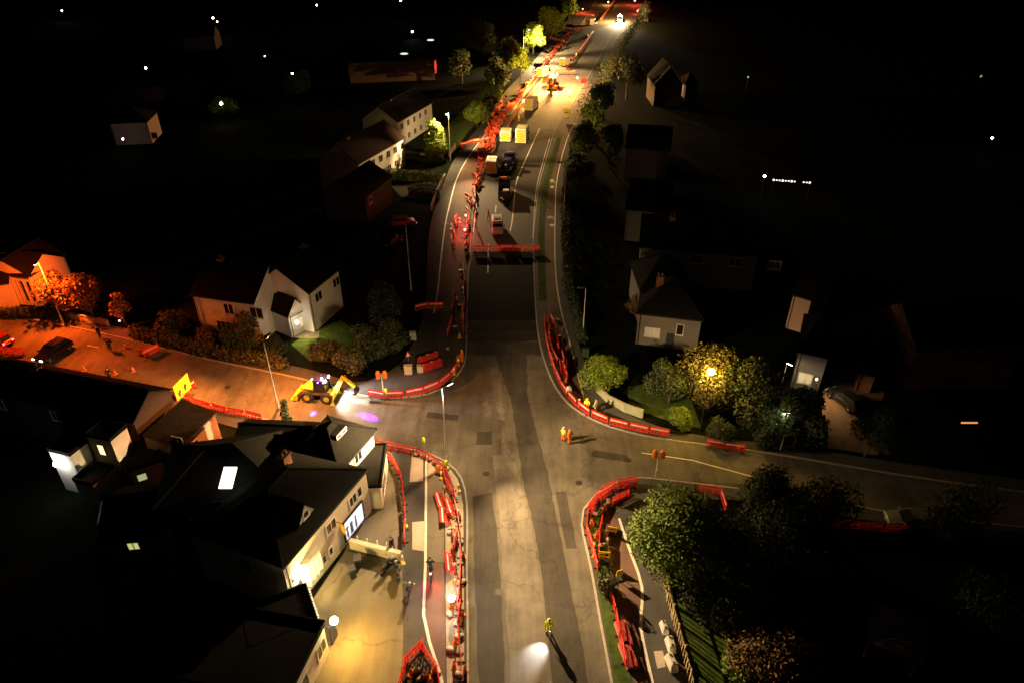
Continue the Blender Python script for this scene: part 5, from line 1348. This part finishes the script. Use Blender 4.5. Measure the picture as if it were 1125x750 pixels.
def van(label, pos, rz, paint, L_=5.4, w=2.0, h=2.5, chev=True, group=None, name='works_van', head=None):
    t = thing(name, label, 'van', pos, rz, group); hw = w / 2
    st = [(-L_ / 2, .95, .4, h - .05), (-L_ / 2 + .1, 1, .3, h), (L_ * .18, 1, .3, h), (L_ * .27, .99, .3, h - .25), (L_ * .37, .97, .3, 1.35), (L_ / 2 - .12, .93, .34, 1.02), (L_ / 2, .86, .4, .85)]
    b = loft(MB(), [[(x, -hw * k * .94, zb), (x, -hw * k, zb + .15), (x, -hw * k * (1 if zt < 1.5 else .97), zt - .15), (x, -hw * k * .86, zt), (x, hw * k * .86, zt), (x, hw * k * (1 if zt < 1.5 else .97), zt - .15), (x, hw * k, zb + .15), (x, hw * k * .94, zb)] for x, k, zb, zt in st])
    b.build('body', paint, t, bevel=.03)
    g = MB()
    xa, xb = L_ * .275, L_ * .372
    g.add([(xa + .03, -hw * .8, h - .27), (xa + .03, hw * .8, h - .27), (xb + .03, hw * .84, 1.42), (xb + .03, -hw * .84, 1.42)], [(0, 1, 2, 3)])
    for s_ in (-1, 1): g.add([(L_ * .1, s_ * (hw + .012), 1.35), (L_ * .33, s_ * (hw + .008), 1.35), (L_ * .26, s_ * (hw * .99), h - .4), (L_ * .1, s_ * (hw * 1.0), h - .4)], [(0, 1, 2, 3)])
    g.build('windows', M_glass, t)
    for s_ in (-1, 1): MB().box((L_ * .3, s_ * (hw + .14), 1.5), (.12, .22, .32)).build('wing_mirror', M_dark, t)
    for x in (-L_ * .3, L_ * .32):
        for s_ in (-1, 1): wheel(t, x, s_ * (hw - .12), .35)
    lamps(t, 'headlight', L_ / 2 - .08, hw * .66, .85, (.12, .32, .22), head or M_unlit_h)
    lamps(t, 'tail_light', -L_ / 2 - .01, hw * .9, 1.1, (.06, .14, .5), M_unlit_t)
    if chev: chevrons(t, -L_ / 2 - .02, w * .78, .5, h - .2)
    MB().box((-L_ * .1, 0, h + .05), (.9, w * .6, .08)).build('roof_beacon_bar', M_yel if chev else M_dark, t)
    return t


def gp(px, py, z=.012): return tuple(G(px, py).to_2d()) + (z,)
def heading(a, b):
    d = w2(*b) - w2(*a); return math.atan2(d.y, d.x)
M_black = mat('black_car_paint', (.012, .012, .014), .18, var=.1)
M_navyp = mat('dark_blue_paint', (.03, .045, .16), .35, var=.1)
M_silver = mat('silver_paint', (.4, .4, .4), .3, .5, var=.05)
M_redp = mat('dark_red_paint', (.25, .02, .02), .3, var=.1)
V_up = heading((535, 215), (550, 165))
van('white works van with red and yellow chevron rear, beside the blue lorry', gp(541, 188), V_up, M_white, 5.6, 2.35, 2.8, group='works vans')
van('works van with plain yellow rear, left of the pair', gp(556, 154), V_up, M_white, 5.2, 2.5, 2.6, group='works vans')
van('works van with tall yellow white rear, right of the pair', gp(574, 155), V_up - .08, M_white, 6.2, 2.6, 3.5, group='works vans')
van('yellow backed van farthest up the line before the amber beacon', gp(584, 120), V_up - .25, M_white, 6.0, 2.5, 3.3, group='works vans')
wv = van('white roofed van casting a long shadow towards the barriers', gp(546.5, 254), heading((546, 240), (549, 290)), M_white, 4.7, 1.9, 2.1, False)
car('black car with headlights on, driving on the orange lit left road', gp(60, 390, .006), heading((75, 378), (44, 397)), M_black, 4.5, 1.9, 1.55, head=glow('headlight_lens', (1, .97, .9), 2.0), name='black_car')
car('dark car parked on the upper left driveway', gp(432, 268), R(70), M_black)
car('dark car on the brick driveway at right', gp(927, 443, .06), R(112), M_black, head=M_unlit_h)
car('red car in the dark yard left of the unlit lamp post', gp(442, 247, .03), R(20), M_redp)
car('black car behind the red barriers at the top left turning', gp(627, 31, .12), R(10), M_black, name='far_car')
car('dark car behind the far crossing barriers', gp(593, 75, .12), R(-15), M_black, name='far_car', tail=M_unlit_t, head=glow('far_headlight', (1, .95, .85), 1.0))
car('silver car parked at the top right of the far road', gp(714, 14, .05), R(60), M_silver, name='far_car')
car('second parked car below the silver one at top right', gp(712, 24, .05), R(60), M_dark, name='far_car')
car('grey car in the dark beyond the dull red barriers', gp(1000, 577, .05), R(170), M_silver)
car('dark parked car in the yard below the white extension, upper', gp(143, 556, .02), R(20), M_silver)
car('dark parked car in the yard below the white extension, middle', gp(141, 570, .02), R(20), M_silver)
car('dark parked car in the black yard at the small lit window', gp(134, 606, .02), R(20), M_black)
car('red car at the left edge behind the dark red barriers', gp(-2, 378, .006), R(160), M_redp, head=G_red, tail=G_red, name='red_lit_car')


def lorry(label, pos, rz, cab, bed, L_=7.5, w=2.4, kind='flat', load=None):
    t = thing('lorry', label, 'lorry', pos, rz); hw = w / 2
    MB().box((0, 0, .75), (L_, .9, .3)).build('chassis', M_dark, t)
    cx = L_ / 2 - .95
    cb = loft(MB(), [[(x, -hw * k, zb), (x, -hw * k * .96, zt), (x, hw * k * .96, zt), (x, hw * k, zb)] for x, k, zb, zt in ((cx - .9, .97, .55, 2.75), (cx + .35, .98, .5, 2.75), (cx + .8, .97, .5, 1.7), (cx + .95, .95, .5, 1.4))])
    c = cb.build('cab', cab, t, bevel=.05)
    MB().add([(cx + .4, -hw * .86, 2.62), (cx + .4, hw * .86, 2.62), (cx + .84, hw * .86, 1.72), (cx + .84, -hw * .86, 1.72)], [(0, 1, 2, 3)]).build('windscreen', M_glass, c)
    MB().box((cx - .3, 0, 2.82), (.3, 1.3, .12)).build('beacon_bar', M_org, c)
    for s_ in (-1, 1): MB().box((cx + .55, s_ * (hw + .16), 2.0), (.12, .22, .5)).build('wing_mirror', M_dark, c)
    bl = L_ - 2.3; bx = -L_ / 2 + bl / 2
    f = MB().box((bx, 0, 1.0), (bl, w, .14))
    if kind == 'tipper':
        for s_ in (-1, 1): f.box((bx, s_ * (hw - .05), 1.57), (bl, .08, 1.0))
        f.box((bx + bl / 2 - .05, 0, 1.7), (.08, w - .2, 1.25)); f.box((bx - bl / 2 + .05, 0, 1.5), (.08, w - .2, .86))
    else:
        for s_ in (-1, 1): f.box((bx, s_ * (hw - .04), 1.22), (bl, .05, .3))
        f.box((bx + bl / 2 - .05, 0, 1.6), (.08, w - .12, 1.05))
    f.build('tipping_body' if kind == 'tipper' else 'flat_bed', bed, t)
    for x in (-L_ * .36, -L_ * .2, L_ * .33):
        for s_ in (-1, 1): wheel(t, x, s_ * (hw - .18), .48, .28, M_dark)
    lamps(t, 'headlight', cx + .96, hw * .7, .8, (.06, .3, .2), M_unlit_h)
    lamps(t, 'tail_light', -L_ / 2 - .02, hw * .8, .8, (.06, .3, .14), M_unlit_t)
    return t, bx
lt, bx = lorry('blue cab flatbed lorry loaded with dark equipment', gp(558.5, 186), V_up - .06, M_navyp, M_dark, 7.6, 2.3)
eq = thing('site_generator', 'dark blue site generator on the blue lorry bed', 'generator', lt.matrix_basis @ Vector((bx + .6, 0, 1.08)), V_up - .06)
MB().box((0, 0, .6), (1.9, 1.5, 1.2)).build('housing', M_navyp, eq, bevel=.05); MB().box((0, 0, 1.25), (1.5, 1.0, .08)).tube((.5, .3, 1.2), (.5, .3, 1.6), .07).build('lid', M_dark, eq)
ro = thing('plate_compactor', 'grey plate compactor at the rear of the blue lorry bed', 'compactor', lt.matrix_basis @ Vector((bx - 1.4, .1, 1.08)), V_up)
MB().box((0, 0, .1), (1.0, .7, .16), 0, .8).box((.1, 0, .42), (.5, .5, .45)).build('body', M_steel, ro); MB().path([(-.2, .25, .5), (-.8, .25, 1.1), (-.8, -.25, 1.1), (-.2, -.25, .5)], .03).build('handle', M_dark, ro)
tp, bx = lorry('black open tipper lorry with a pale box inside', gp(554, 215), V_up + .1, M_black, M_dark, 6.6, 2.4, 'tipper')
mb = MB().box((0, 0, .35), (.9, 1.0, .7)).box((0, 0, .74), (.96, 1.06, .08)); o = mb.build('pale_box', M_render); o.location = tp.matrix_basis @ Vector((bx - .9, -.3, 1.09)); o.rotation_euler = (0, 0, V_up + .1)
tag(o, 'pale box lying inside the black tipper lorry', 'box')


def digger(label, pos, rz, name='backhoe_loader', lit=True, paint=M_yel):
    """Nose (loader bucket) towards +x, backhoe behind."""
    t = thing(name, label, 'digger', pos, rz)
    MB().box((.2, 0, .85), (3.4, .8, .5)).box((-1.5, 0, .8), (.5, 1.6, .8)).build('chassis', paint, t, bevel=.04)
    b = loft(MB(), [[(x, -.45, .95), (x, -.45, z), (x, .45, z), (x, .45, .95)] for x, z in ((.35, 1.75), (1.2, 1.65), (1.75, 1.5))]); b.build('bonnet', paint, t, bevel=.05)
    for x in (-1.05, 1.15):
        for s_ in (-1, 1): wheel(t, x, s_ * .88, .66, .42, paint)
    cg = loft(MB(), [[(-1.0, -.72, 1.2), (-1.0, .72, 1.2), (.4, .72, 1.2), (.4, -.72, 1.2)], [(-.9, -.66, 2.65), (-.9, .66, 2.65), (.25, .66, 2.65), (.25, -.66, 2.65)]])
    c = cg.build('cab', M_glass, t)
    f = MB()
    for x, x2 in ((-1.0, -.9), (.4, .25)):
        for s_ in (-1, 1): f.tube((x, s_ * .73, 1.2), (x2, s_ * .67, 2.65), .05, n=6)
    f.box((-.32, 0, 2.72), (1.35, 1.5, .12)); f.build('cab_frame', M_dark, c)
    MB().tube((-.6, .3, 2.78), (-.6, .3, 2.95), .09, n=10).build('beacon', G_beacon if lit else M_org, c)
    a = MB()
    for s_ in (-1, 1): a.path([(.3, s_ * .55, 1.45), (1.5, s_ * .55, 1.55), (2.4, s_ * .55, .7)], .09, 8)
    a.tube((1.5, -.55, 1.55), (1.5, .55, 1.55), .06)
    a.build('loader_arm', paint, t)
    q = [(2.35, .75), (2.3, .15), (2.95, .06), (3.2, .1), (2.75, .3), (2.6, .8)]; n = len(q)
    MB().add([(x, -1.05, z) for x, z in q] + [(x, 1.05, z) for x, z in q], [(i, (i + 1) % n, n + (i + 1) % n, n + i) for i in range(n)] + [tuple(range(n)), tuple(range(2 * n - 1, n - 1, -1))]).build('loader_bucket', paint, t)
    bm_ = MB()
    p0, p1, p2 = Vector((-1.75, 0, 1.0)), Vector((-2.9, 0, 3.1)), Vector((-4.1, 0, 1.9))
    def beam(a_, b_, w0, w1):
        m_ = a_.lerp(b_, .5); bm2 = MB(); d = (b_ - a_); g = math.atan2(d.z, d.x)
        nrm = Vector((-math.sin(g), 0, math.cos(g))); y = Vector((0, .15, 0))
        return [(a_ + nrm * w0, b_ + nrm * w1, b_ - nrm * w1, a_ - nrm * w0), y]
    for nm, a_, b_, w0, w1 in (('boom', p0, p1, .26, .2), ('dipper', p1, p2, .2, .14)):
        (q4, y) = beam(a_, b_, w0, w1)
        MB().add([v - y for v in q4] + [v + y for v in q4], [(0, 1, 2, 3), (7, 6, 5, 4), (0, 4, 5, 1), (1, 5, 6, 2), (2, 6, 7, 3), (3, 7, 4, 0)]).build(nm, paint, t, bevel=.02)
    MB().tube((-1.9, 0, 1.5), (-2.6, 0, 2.4), .07).tube((-2.9, 0, 3.3), (-3.6, 0, 2.75), .07).build('hydraulic_ram', M_chrome, t)
    q = [(-4.1, 1.95), (-4.45, 1.5), (-4.3, 1.05), (-3.85, 1.0), (-3.8, 1.1), (-4.1, 1.25), (-4.0, 1.7)]; n = len(q)
    MB().add([(x, -.35, z) for x, z in q] + [(x, .35, z) for x, z in q], [(i, (i + 1) % n, n + (i + 1) % n, n + i) for i in range(n)] + [tuple(range(n)), tuple(range(2 * n - 1, n - 1, -1))]).build('digging_bucket', M_dark, t)
    for s_ in (-1, 1): MB().tube((-1.7, s_ * .6, 1.0), (-1.7, s_ * 1.15, .14), .09).box((-1.7, s_ * 1.15, .06), (.4, .3, .1)).build('stabiliser_leg', paint, t)
    return t
dg = digger('yellow backhoe digger working in white light on the left road', gp(353, 436.5, .006), heading((366, 437), (344, 435)))
for s_ in (-1, 1): MB().box((-1.05, s_ * .45, 2.62), (.1, .24, .16)).build('work_lamp', glow('digger_lamp_lens', (1, 1, 1), 7), dg)
for s_ in (-1, 1): light('SPOT', (-1.25, s_ * .45, 2.62), (1, .98, .95), 560, dg, (-4.6, s_ * .6, 0), 80, .6, .08)
light('SPOT', (.55, .4, 2.62), (1, .75, .3), 70, dg, (2.4, .4, .8), 70, .6, .08)
MB().box((.5, .4, 2.64), (.1, .22, .14)).build('front_lamp', glow('digger_front_lens', (1, .8, .4), 4), dg)
for px, py in ((344, 454), (403, 457)):
    tgt = dg.matrix_basis.inverted() @ G(px, py, 0)
    src = Vector((-.3 if px < 380 else -.9, .78, 2.6))
    if tgt.y < 0: src.y = -.78
    MB().box(src, (.12, .1, .1)).build('violet_lamp', G_blue, dg)
    light('SPOT', src + (tgt - src).normalized() * .12, (.17, .005, 1), 60000, dg, tgt, 11, .9, .05)
light('POINT', (-.6, .3, 3.15), (.45, .2, 1), 14, dg, size=.1)
d2 = digger('dark roadworks machine with a glaring amber beacon on the far road', gp(607, 98), heading((604, 105), (618, 70)), 'works_machine', True, M_org)
d2.scale = (1.5, 1.5, 1.25)
MB().ball((-.6, 0, 3.1), .42).build('beacon', glow('far_beacon_lens', (1, .62, .12), 14), d2)
light('POINT', (-.6, 0, 4.0), (1, .52, .14), 13000, d2, size=.3)
lt3, bx = lorry('lorry with glaring headlights at the top of the road', gp(681, 24), heading((676, 10), (650, 75)), M_white, M_dark, 8, 2.5, 'tipper')
for s_ in (-.8, .8): MB().ball((4.15, s_, .95), .38).build('headlight', glow('far_head_lens', (1, .96, .85), 12), lt3)
MB().ball((3.4, 0, 3.2), .5).build('beacon', glow('far_amber_lens', (1, .75, .25), 12), lt3)
light('SPOT', (4.7, 0, 1.3), (1, .9, .7), 9000, lt3, (14, 0, 0), 60, .8, .3)
light('POINT', (3.4, 0, 4.3), (1, .6, .2), 8000, lt3, size=.4)
r_ = thing('red_lamp', 'red lamp glowing beside the top road machine', 'lamp', gp(697, 6)); MB().tube((0, 0, 0), (0, 0, 2.2), .06).build('pole', M_dark, r_); MB().ball((0, 0, 2.4), .5).build('globe', glow('far_red_lens', (1, .08, .05), 2), r_); light('POINT', (0, 0, 3.3), (1, .08, .04), 900, r_, size=.2)
for k, (px, py, pw) in enumerate(((512, 246, 90), (511, 262, 70))):
    r_ = thing('red_lamp', ('upper' if k == 0 else 'lower') + ' red lamp among the red lit barriers', 'lamp', (*w2(px, py), FZ))
    MB().tube((0, 0, 0), (0, 0, 1.3), .04).build('pole', M_dark, r_); MB().ball((0, 0, 1.4), .16).build('globe', glow('near_red_lens', (1, .1, .1), 3), r_)
    light('POINT', (0, 0, 1.75), (1, .1, .08), pw, r_, size=.1)
for px, py, lb in ((135, 363, 'small red lamp on the pavement edge of the left road'),):
    r_ = thing('red_lamp', lb, 'lamp', (*w2(px, py), FZ)); MB().tube((0, 0, 0), (0, 0, 1.2), .04).build('pole', M_dark, r_); MB().ball((0, 0, 1.3), .14).build('globe', G_red, r_); light('POINT', (0, -.1, 1.5), (1, .1, .1), 8, r_)


van('white van parked beyond the amber beacon on the far road', gp(598, 84), V_up - .5, M_white, 6, 2.4, 2.9, group='works vans')
van('white van near the top of the long red barrier row', gp(650, 28), V_up - .7, M_white, 6, 2.4, 2.9, group='works vans')
van('yellow backed van behind the far crossing barriers', gp(622, 72), V_up - .6, M_white, 5.6, 2.3, 2.6, group='works vans')
for k, (px, py) in enumerate(((668, 6), (700, 16), (640, 14), (612, 88), (594, 100), (575, 118), (634, 92), (626, 108))):
    r_ = thing('site_lamp', ('amber site lamp at the very top of the road', 'red site lamp right of the top lorry', 'red site lamp by the second far turning', 'red lamp left of the amber beacon machine', 'amber lamp among barriers below the far lamp', 'amber lamp beside the farthest works van', 'red lamp right of the amber beacon machine', 'amber lamp above the yellow roadside sign')[k], 'lamp', gp(px, py, .1), 0, 'lamps in the far roadworks')
    am = k in (0, 4, 5, 7)
    MB().tube((0, 0, 0), (0, 0, 1.3), .06).build('pole', M_dark, r_); MB().ball((0, 0, 1.55), .3).build('globe', glow('site_amber', (1, .55, .1), 4) if am else glow('site_red', (1, .08, .05), 3), r_)
    light('POINT', (0, 0, 2.3), (1, .45, .08) if am else (1, .07, .04), 420, r_, size=.2)
# ------------------------------------------------------------------ two wheelers
def motorbike(label, px, py, rz, group):
    p = G(px, py); t = thing('motorbike', label, 'motorbike', (p.x, p.y, FZ), rz, group)
    for x in (-.68, .68):
        w_ = MB().torus((x, 0, .31), (0, 1, 0), .25, .07, 20, 8).build('wheel', M_blk, t); MB().tube((x, -.04, .31), (x, .04, .31), .17, n=14).build('rim', M_chrome, w_)
    MB().box((0, 0, .5), (.6, .28, .4)).path([(.62, 0, .32), (.4, 0, .95), (-.1, 0, .75), (-.66, 0, .33)], .04).build('frame', M_dark, t)
    MB().ball((.15, 0, .88), .24, 10, 7, (1.3, .8, .7)).build('tank', mat('dark_bike_paint', (.04, .03, .05), .2), t)
    MB().box((-.4, 0, .85), (.7, .26, .1), 0, .8).build('seat', M_blk, t)
    MB().path([(.42, -.36, 1.08), (.46, 0, 1.02), (.42, .36, 1.08)], .02).ball((.35, -.42, 1.2), .06).ball((.35, .42, 1.2), .06).build('handlebar', M_chrome, t)
    MB().ball((.6, 0, .9), .11).build('headlight', M_unlit_h, t); MB().box((-.78, 0, .8), (.06, .16, .08)).build('tail_light', M_unlit_t, t)
    MB().box((-.82, 0, .62), (.34, .34, .3)).build('top_box', M_dark, t)
motorbike('motorbike parked against the low forecourt wall', 427, 626, R(60), 'motorbikes on the forecourt')
motorbike('second motorbike leaning at the end of the low wall', 437, 632, R(105), 'motorbikes on the forecourt')
motorbike('dark motorbike standing alone at the forecourt edge', 449, 656, R(82), 'motorbikes on the forecourt')

# ------------------------------------------------------------------ people
def skin(name, joints, edges, mats_, parent, root=0):
    me = bpy.data.meshes.new(name)
    me.from_pydata([j[:3] for j in joints], edges, [])
    me.materials.append(mats_)
    o = bpy.data.objects.new(name, me); C.objects.link(o)
    if parent: o.parent = parent
    m_ = o.modifiers.new('skin', 'SKIN'); m_.use_smooth_shade = True
    if not me.skin_vertices: bpy.context.view_layer.objects.active = o
    sv = me.skin_vertices[0].data if me.skin_vertices else None
    for i, j in enumerate(joints):
        r = j[3] if isinstance(j[3], tuple) else (j[3], j[3])
        sv[i].radius = r; sv[i].use_root = (i == root)
    s_ = o.modifiers.new('sub', 'SUBSURF'); s_.levels = s_.render_levels = 1
    # freeze to a plain mesh
    dg_ = bpy.context.evaluated_depsgraph_get(); ev = o.evaluated_get(dg_)
    nm = bpy.data.meshes.new_from_object(ev); o.modifiers.clear(); o.data = nm
    if not nm.materials: nm.materials.append(mats_)
    return o


def person(label, pos, rz, jacket, trousers, hat=None, pose='stand', h=1.76, group=None, hair=M_dark):
    """Faces +y before rotation."""
    t = thing('person', label, 'person', pos, rz, group); k = h / 1.76
    P_ = {
        'stand': dict(e=((-.27, .02, 1.12), (.27, .02, 1.12)), hd=((-.27, .16, .90), (.27, .16, .90)), kn=((-.10, .03, .49), (.10, .03, .49)), an=((-.11, -.01, .08), (.12, -.01, .08)), lean=0),
        'walk': dict(e=((-.27, -.08, 1.13), (.27, .10, 1.14)), hd=((-.29, .02, .88), (.26, .34, 1.0)), kn=((-.10, .16, .50), (.10, -.02, .48)), an=((-.10, .22, .09), (.11, -.30, .12)), lean=.06),
        'torch': dict(e=((-.30, .10, 1.14), (.28, .02, 1.12)), hd=((-.26, .36, 1.10), (.30, .14, .90)), kn=((-.14, .05, .49), (.13, .03, .49)), an=((-.19, -.01, .08), (.18, -.01, .08)), lean=.1),
        'ride': dict(e=((-.30, .22, 1.22), (.30, .22, 1.22)), hd=((-.30, .46, 1.08), (.30, .46, 1.08)), kn=((-.13, .30, .80), (.13, .26, .62)), an=((-.13, .12, .46), (.13, .08, .26)), lean=.22),
        'hips': dict(e=((-.42, -.06, 1.18), (.42, -.06, 1.18)), hd=((-.22, .10, 1.02), (.22, .10, 1.02)), kn=((-.12, .03, .49), (.12, .03, .49)), an=((-.15, -.01, .08), (.15, -.01, .08)), lean=.03),
    }[pose]
    ln = P_['lean']; up = .0 if pose != 'ride' else .02
    J = [(0, 0, .95 + up, (.13, .10)), (0, ln * .5, 1.15, (.13, .095)), (0, ln, 1.38, (.15, .10)), (0, ln + .0, 1.49, .058), (0, ln + .02, 1.57, (.075, .085)), (0, ln + .025, 1.66, (.08, .098)), (0, ln + .01, 1.745, .055)]
    E = [(0, 1), (1, 2), (2, 3), (3, 4), (4, 5), (5, 6)]
    J.append((0, ln + .125, 1.615, .016)); E.append((4, 7))              # nose
    for s_ in (0, 1):
        sx = -1 if s_ == 0 else 1
        i = len(J); J += [(sx * .19, ln, 1.40, .06), (*P_['e'][s_], .042), (*P_['hd'][s_], .03)]
        E += [(2, i), (i, i + 1), (i + 1, i + 2)]
        hd = Vector(P_['hd'][s_]); dr = (hd - Vector(P_['e'][s_])).normalized()
        pm = hd + dr * .06; J.append((*pm, .03)); E.append((i + 2, i + 3))
        side = Vector((sx, 0, 0)).cross(dr).normalized()
        for f in range(4):
            a = pm + dr * (.05 + .012 * (1 if f in (1, 2) else 0)) + side * (.024 * (f - 1.5)); b = a + dr * .02 + Vector((-sx * .02, 0, -.015))
            n = len(J); J += [(*a, .010), (*b, .008)]; E += [(i + 3, n), (n, n + 1)]
        n = len(J); a = hd + dr * .03 + side * .045 + Vector((-sx * .01, 0, 0)); J += [(*a, .011), (*(a + dr * .035), .009)]; E += [(i + 2, n), (n, n + 1)]
        i = len(J); J += [(sx * .10, 0, .90 + up, .095), (*P_['kn'][s_], .062), (*P_['an'][s_], .045)]
        a = Vector(P_['an'][s_]); J += [(a.x, a.y + .16, max(.045, a.z - .04), .042)]
        E += [(0, i), (i, i + 1), (i + 1, i + 2), (i + 2, i + 3)]
    body = skin('body', J, E, M_skin, t)
    JJ = [(0, .0, .86, (.175, .14)), (0, ln * .5, 1.15, (.165, .13)), (0, ln, 1.36, (.185, .13)), (0, ln, 1.47, (.10, .09))]; EE = [(0, 1), (1, 2), (2, 3)]
    for s_ in (0, 1):
        sx = -1 if s_ == 0 else 1; i = len(JJ)
        e, hd = Vector(P_['e'][s_]), Vector(P_['hd'][s_])
        JJ += [(sx * .19, ln, 1.40, .085), (*e, .068), (*e.lerp(hd, .92), .055)]; EE += [(2, i), (i, i + 1), (i + 1, i + 2)]
    skin('jacket', JJ, EE, jacket, t, 1)
    JJ = [(0, 0, .93 + up, (.16, .125))]; EE = []
    for s_ in (0, 1):
        sx = -1 if s_ == 0 else 1; i = len(JJ); kn, an = Vector(P_['kn'][s_]), Vector(P_['an'][s_])
        JJ += [(sx * .10, 0, .87 + up, .12), (*kn, .085), (*kn.lerp(an, .9), .072)]; EE += [(0, i), (i, i + 1), (i + 1, i + 2)]
    skin('trousers', JJ, EE, trousers, t)
    for s_ in (0, 1):
        a = Vector(P_['an'][s_]); MB().ball((a.x, a.y + .06, max(.055, a.z - .03)), .1, 10, 7, (.55, 1.5, .6)).build('boot', M_blk, t)
    hc = Vector((0, ln + .015, 1.70))
    if hat is not None: MB().ball(hc, .125, 12, 8, (.95, 1.08, .85)).tube(hc + Vector((0, .02, -.03)), hc + Vector((0, .03, -.01)), .15, .145, 14).build('helmet', hat, t)
    else: MB().ball(hc + Vector((0, -.02, .0)), .112, 12, 8, (.92, 1.02, .8)).build('hair', hair, t)
    for sx in (-.032, .032): MB().ball((sx, ln + .112, 1.645), .012, 6, 5).build('eye', M_dark, t)
    return t


person('worker in lime yellow jacket and orange trousers standing in the junction', (*w2(618.5, 484), .006), R(-40), M_hiviz, M_hivo, M_white, 'stand', 1.85)
person('worker in orange clothes beside the lime jacketed one in the junction', (*w2(625.5, 487), .006), R(40), M_hivo, M_hivo, M_org, 'hips', 1.78)
tw = person('worker in bright lime suit walking on the road at the bottom', (*w2(603, 695), .014), R(160), M_hiviz, M_hiviz, M_hiviz, 'torch', 1.85)
person('worker in lime jacket leaning over the northeast corner barriers', (*w2(644.5, 452), FZ), R(160), M_hiviz, M_hivo, M_yel, 'torch', 1.85)
person('pale dressed person behind the worker at the northeast corner', (*w2(654, 453), FZ), R(60), mat('pale_hi_vis', (.55, .6, .4), .8), mat('pale_trousers', (.45, .45, .36), .8), None, 'stand', 1.8)
person('person in white behind the curve of the northeast barriers', (*w2(624, 437), FZ), R(200), M_white, M_dark, None, 'stand', 1.75)
person('person in black standing at the end of the low forecourt wall', (*w2(431, 606), FZ), R(-120), M_cloth, M_cloth, None, 'walk', 1.8)
person('road worker in pale blue white jacket beside the red lit barriers', (*w2(523, 250), .012), R(100), M_white, M_navy, mat('blue_helmet', (.05, .08, .4), .5), 'stand', 1.8)
person('worker in dark clothes left of the white roofed van', (*w2(537, 241), .012), R(80), M_navy, M_cloth, M_hivo, 'walk', 1.8)
person('dark worker by the diagonal barriers on the left road', (*w2(122, 385), .012), R(50), M_cloth, M_cloth, None, 'stand', 1.75)
person('dark figure on the far pavement of the orange lit left road', (*w2(111, 372), FZ), R(80), M_cloth, M_cloth, None, 'stand', 1.75)
person('dark person near the roof edge on the orange lit left road', (*w2(122, 418), .012), R(20), M_cloth, M_cloth, None, 'walk', 1.75)
person('orange clothed worker by the lit kerb of the northwest corner', (*w2(508, 399), FZ), R(60), M_hivo, M_hivo, M_yel, 'stand', 1.75)
for k, (px, py) in enumerate(((590, 112), (603, 108), (633, 64), (646, 42), (570, 134))):
    person(('worker in lime between the vans and the amber beacon', 'worker in orange beside the beacon machine', 'worker in lime on the far road by the long barrier row', 'worker in lime near the top of the long barrier row', 'worker in lime above the pair of yellow backed vans')[k], (*w2(px, py), .012), k * 1.3, M_hivo if k == 1 else M_hiviz, M_hivo, M_white, 'stand', 1.8)

tch = thing('torch', 'torch in the hand of the lime suited worker', 'torch', (0, 0, 0))
wm_ = tw.matrix_basis
hp = wm_ @ Vector((-.24, .42, 1.06)); tch.location = hp
tg = G(591, 716, 0)
dv_ = (tg - hp).normalized()
MB().tube(-dv_ * .08, dv_ * .1, .02, .026).build('barrel', M_dark, tch); MB().tube(dv_ * .1, dv_ * .11, .03).build('lens', G_cool, tch)
light('SPOT', dv_ * .14, (.93, .95, 1), 150, tch, dv_ * 5, 62, .8, .06)
# the rider on the cycle track
by = thing('bicycle', 'bicycle with a bright red rear lamp on the cycle track', 'bicycle', (*w2(474, 633), FZ + .004), R(93))
for x in (-.52, .52):
    w_ = MB().torus((x, 0, .34), (0, 1, 0), .32, .022, 24, 6).build('wheel', M_blk, by)
    sp_ = MB()
    for k in range(8): sp_.tube((x, 0, .34), (x + .31 * math.cos(k * .785), 0, .34 + .31 * math.sin(k * .785)), .004, n=4)
    sp_.build('spokes', M_steel, w_)
MB().path([(-.52, 0, .34), (-.1, 0, .3), (-.2, 0, .85)], .02).path([(-.2, 0, .8), (.36, 0, .85), (-.1, 0, .3)], .02).path([(.36, 0, .95), (.52, 0, .34)], .02).path([(-.2, 0, .8), (-.52, 0, .34)], .015).build('frame', M_dark, by)
MB().path([(.36, 0, .95), (.38, 0, 1.05)], .02).path([(.44, -.3, 1.06), (.38, 0, 1.05), (.44, .3, 1.06)], .018).build('handlebar', M_dark, by)
MB().box((-.22, 0, .9), (.26, .14, .06), 0, .7).build('saddle', M_blk, by)
MB().ball((-.42, 0, .74), .07).build('rear_lamp', glow('bike_red_lens', (1, .12, .14), 4), by)
light('SPOT', (-.5, 0, .74), (1, .08, .10), 34, by, (-2.0, 0, 0), 150, .8, .03)
person('cyclist in black riding up the brown cycle track', (*w2(473.6, 632), FZ + .02), R(3), M_cloth, M_cloth, M_dark, 'ride', 1.8)
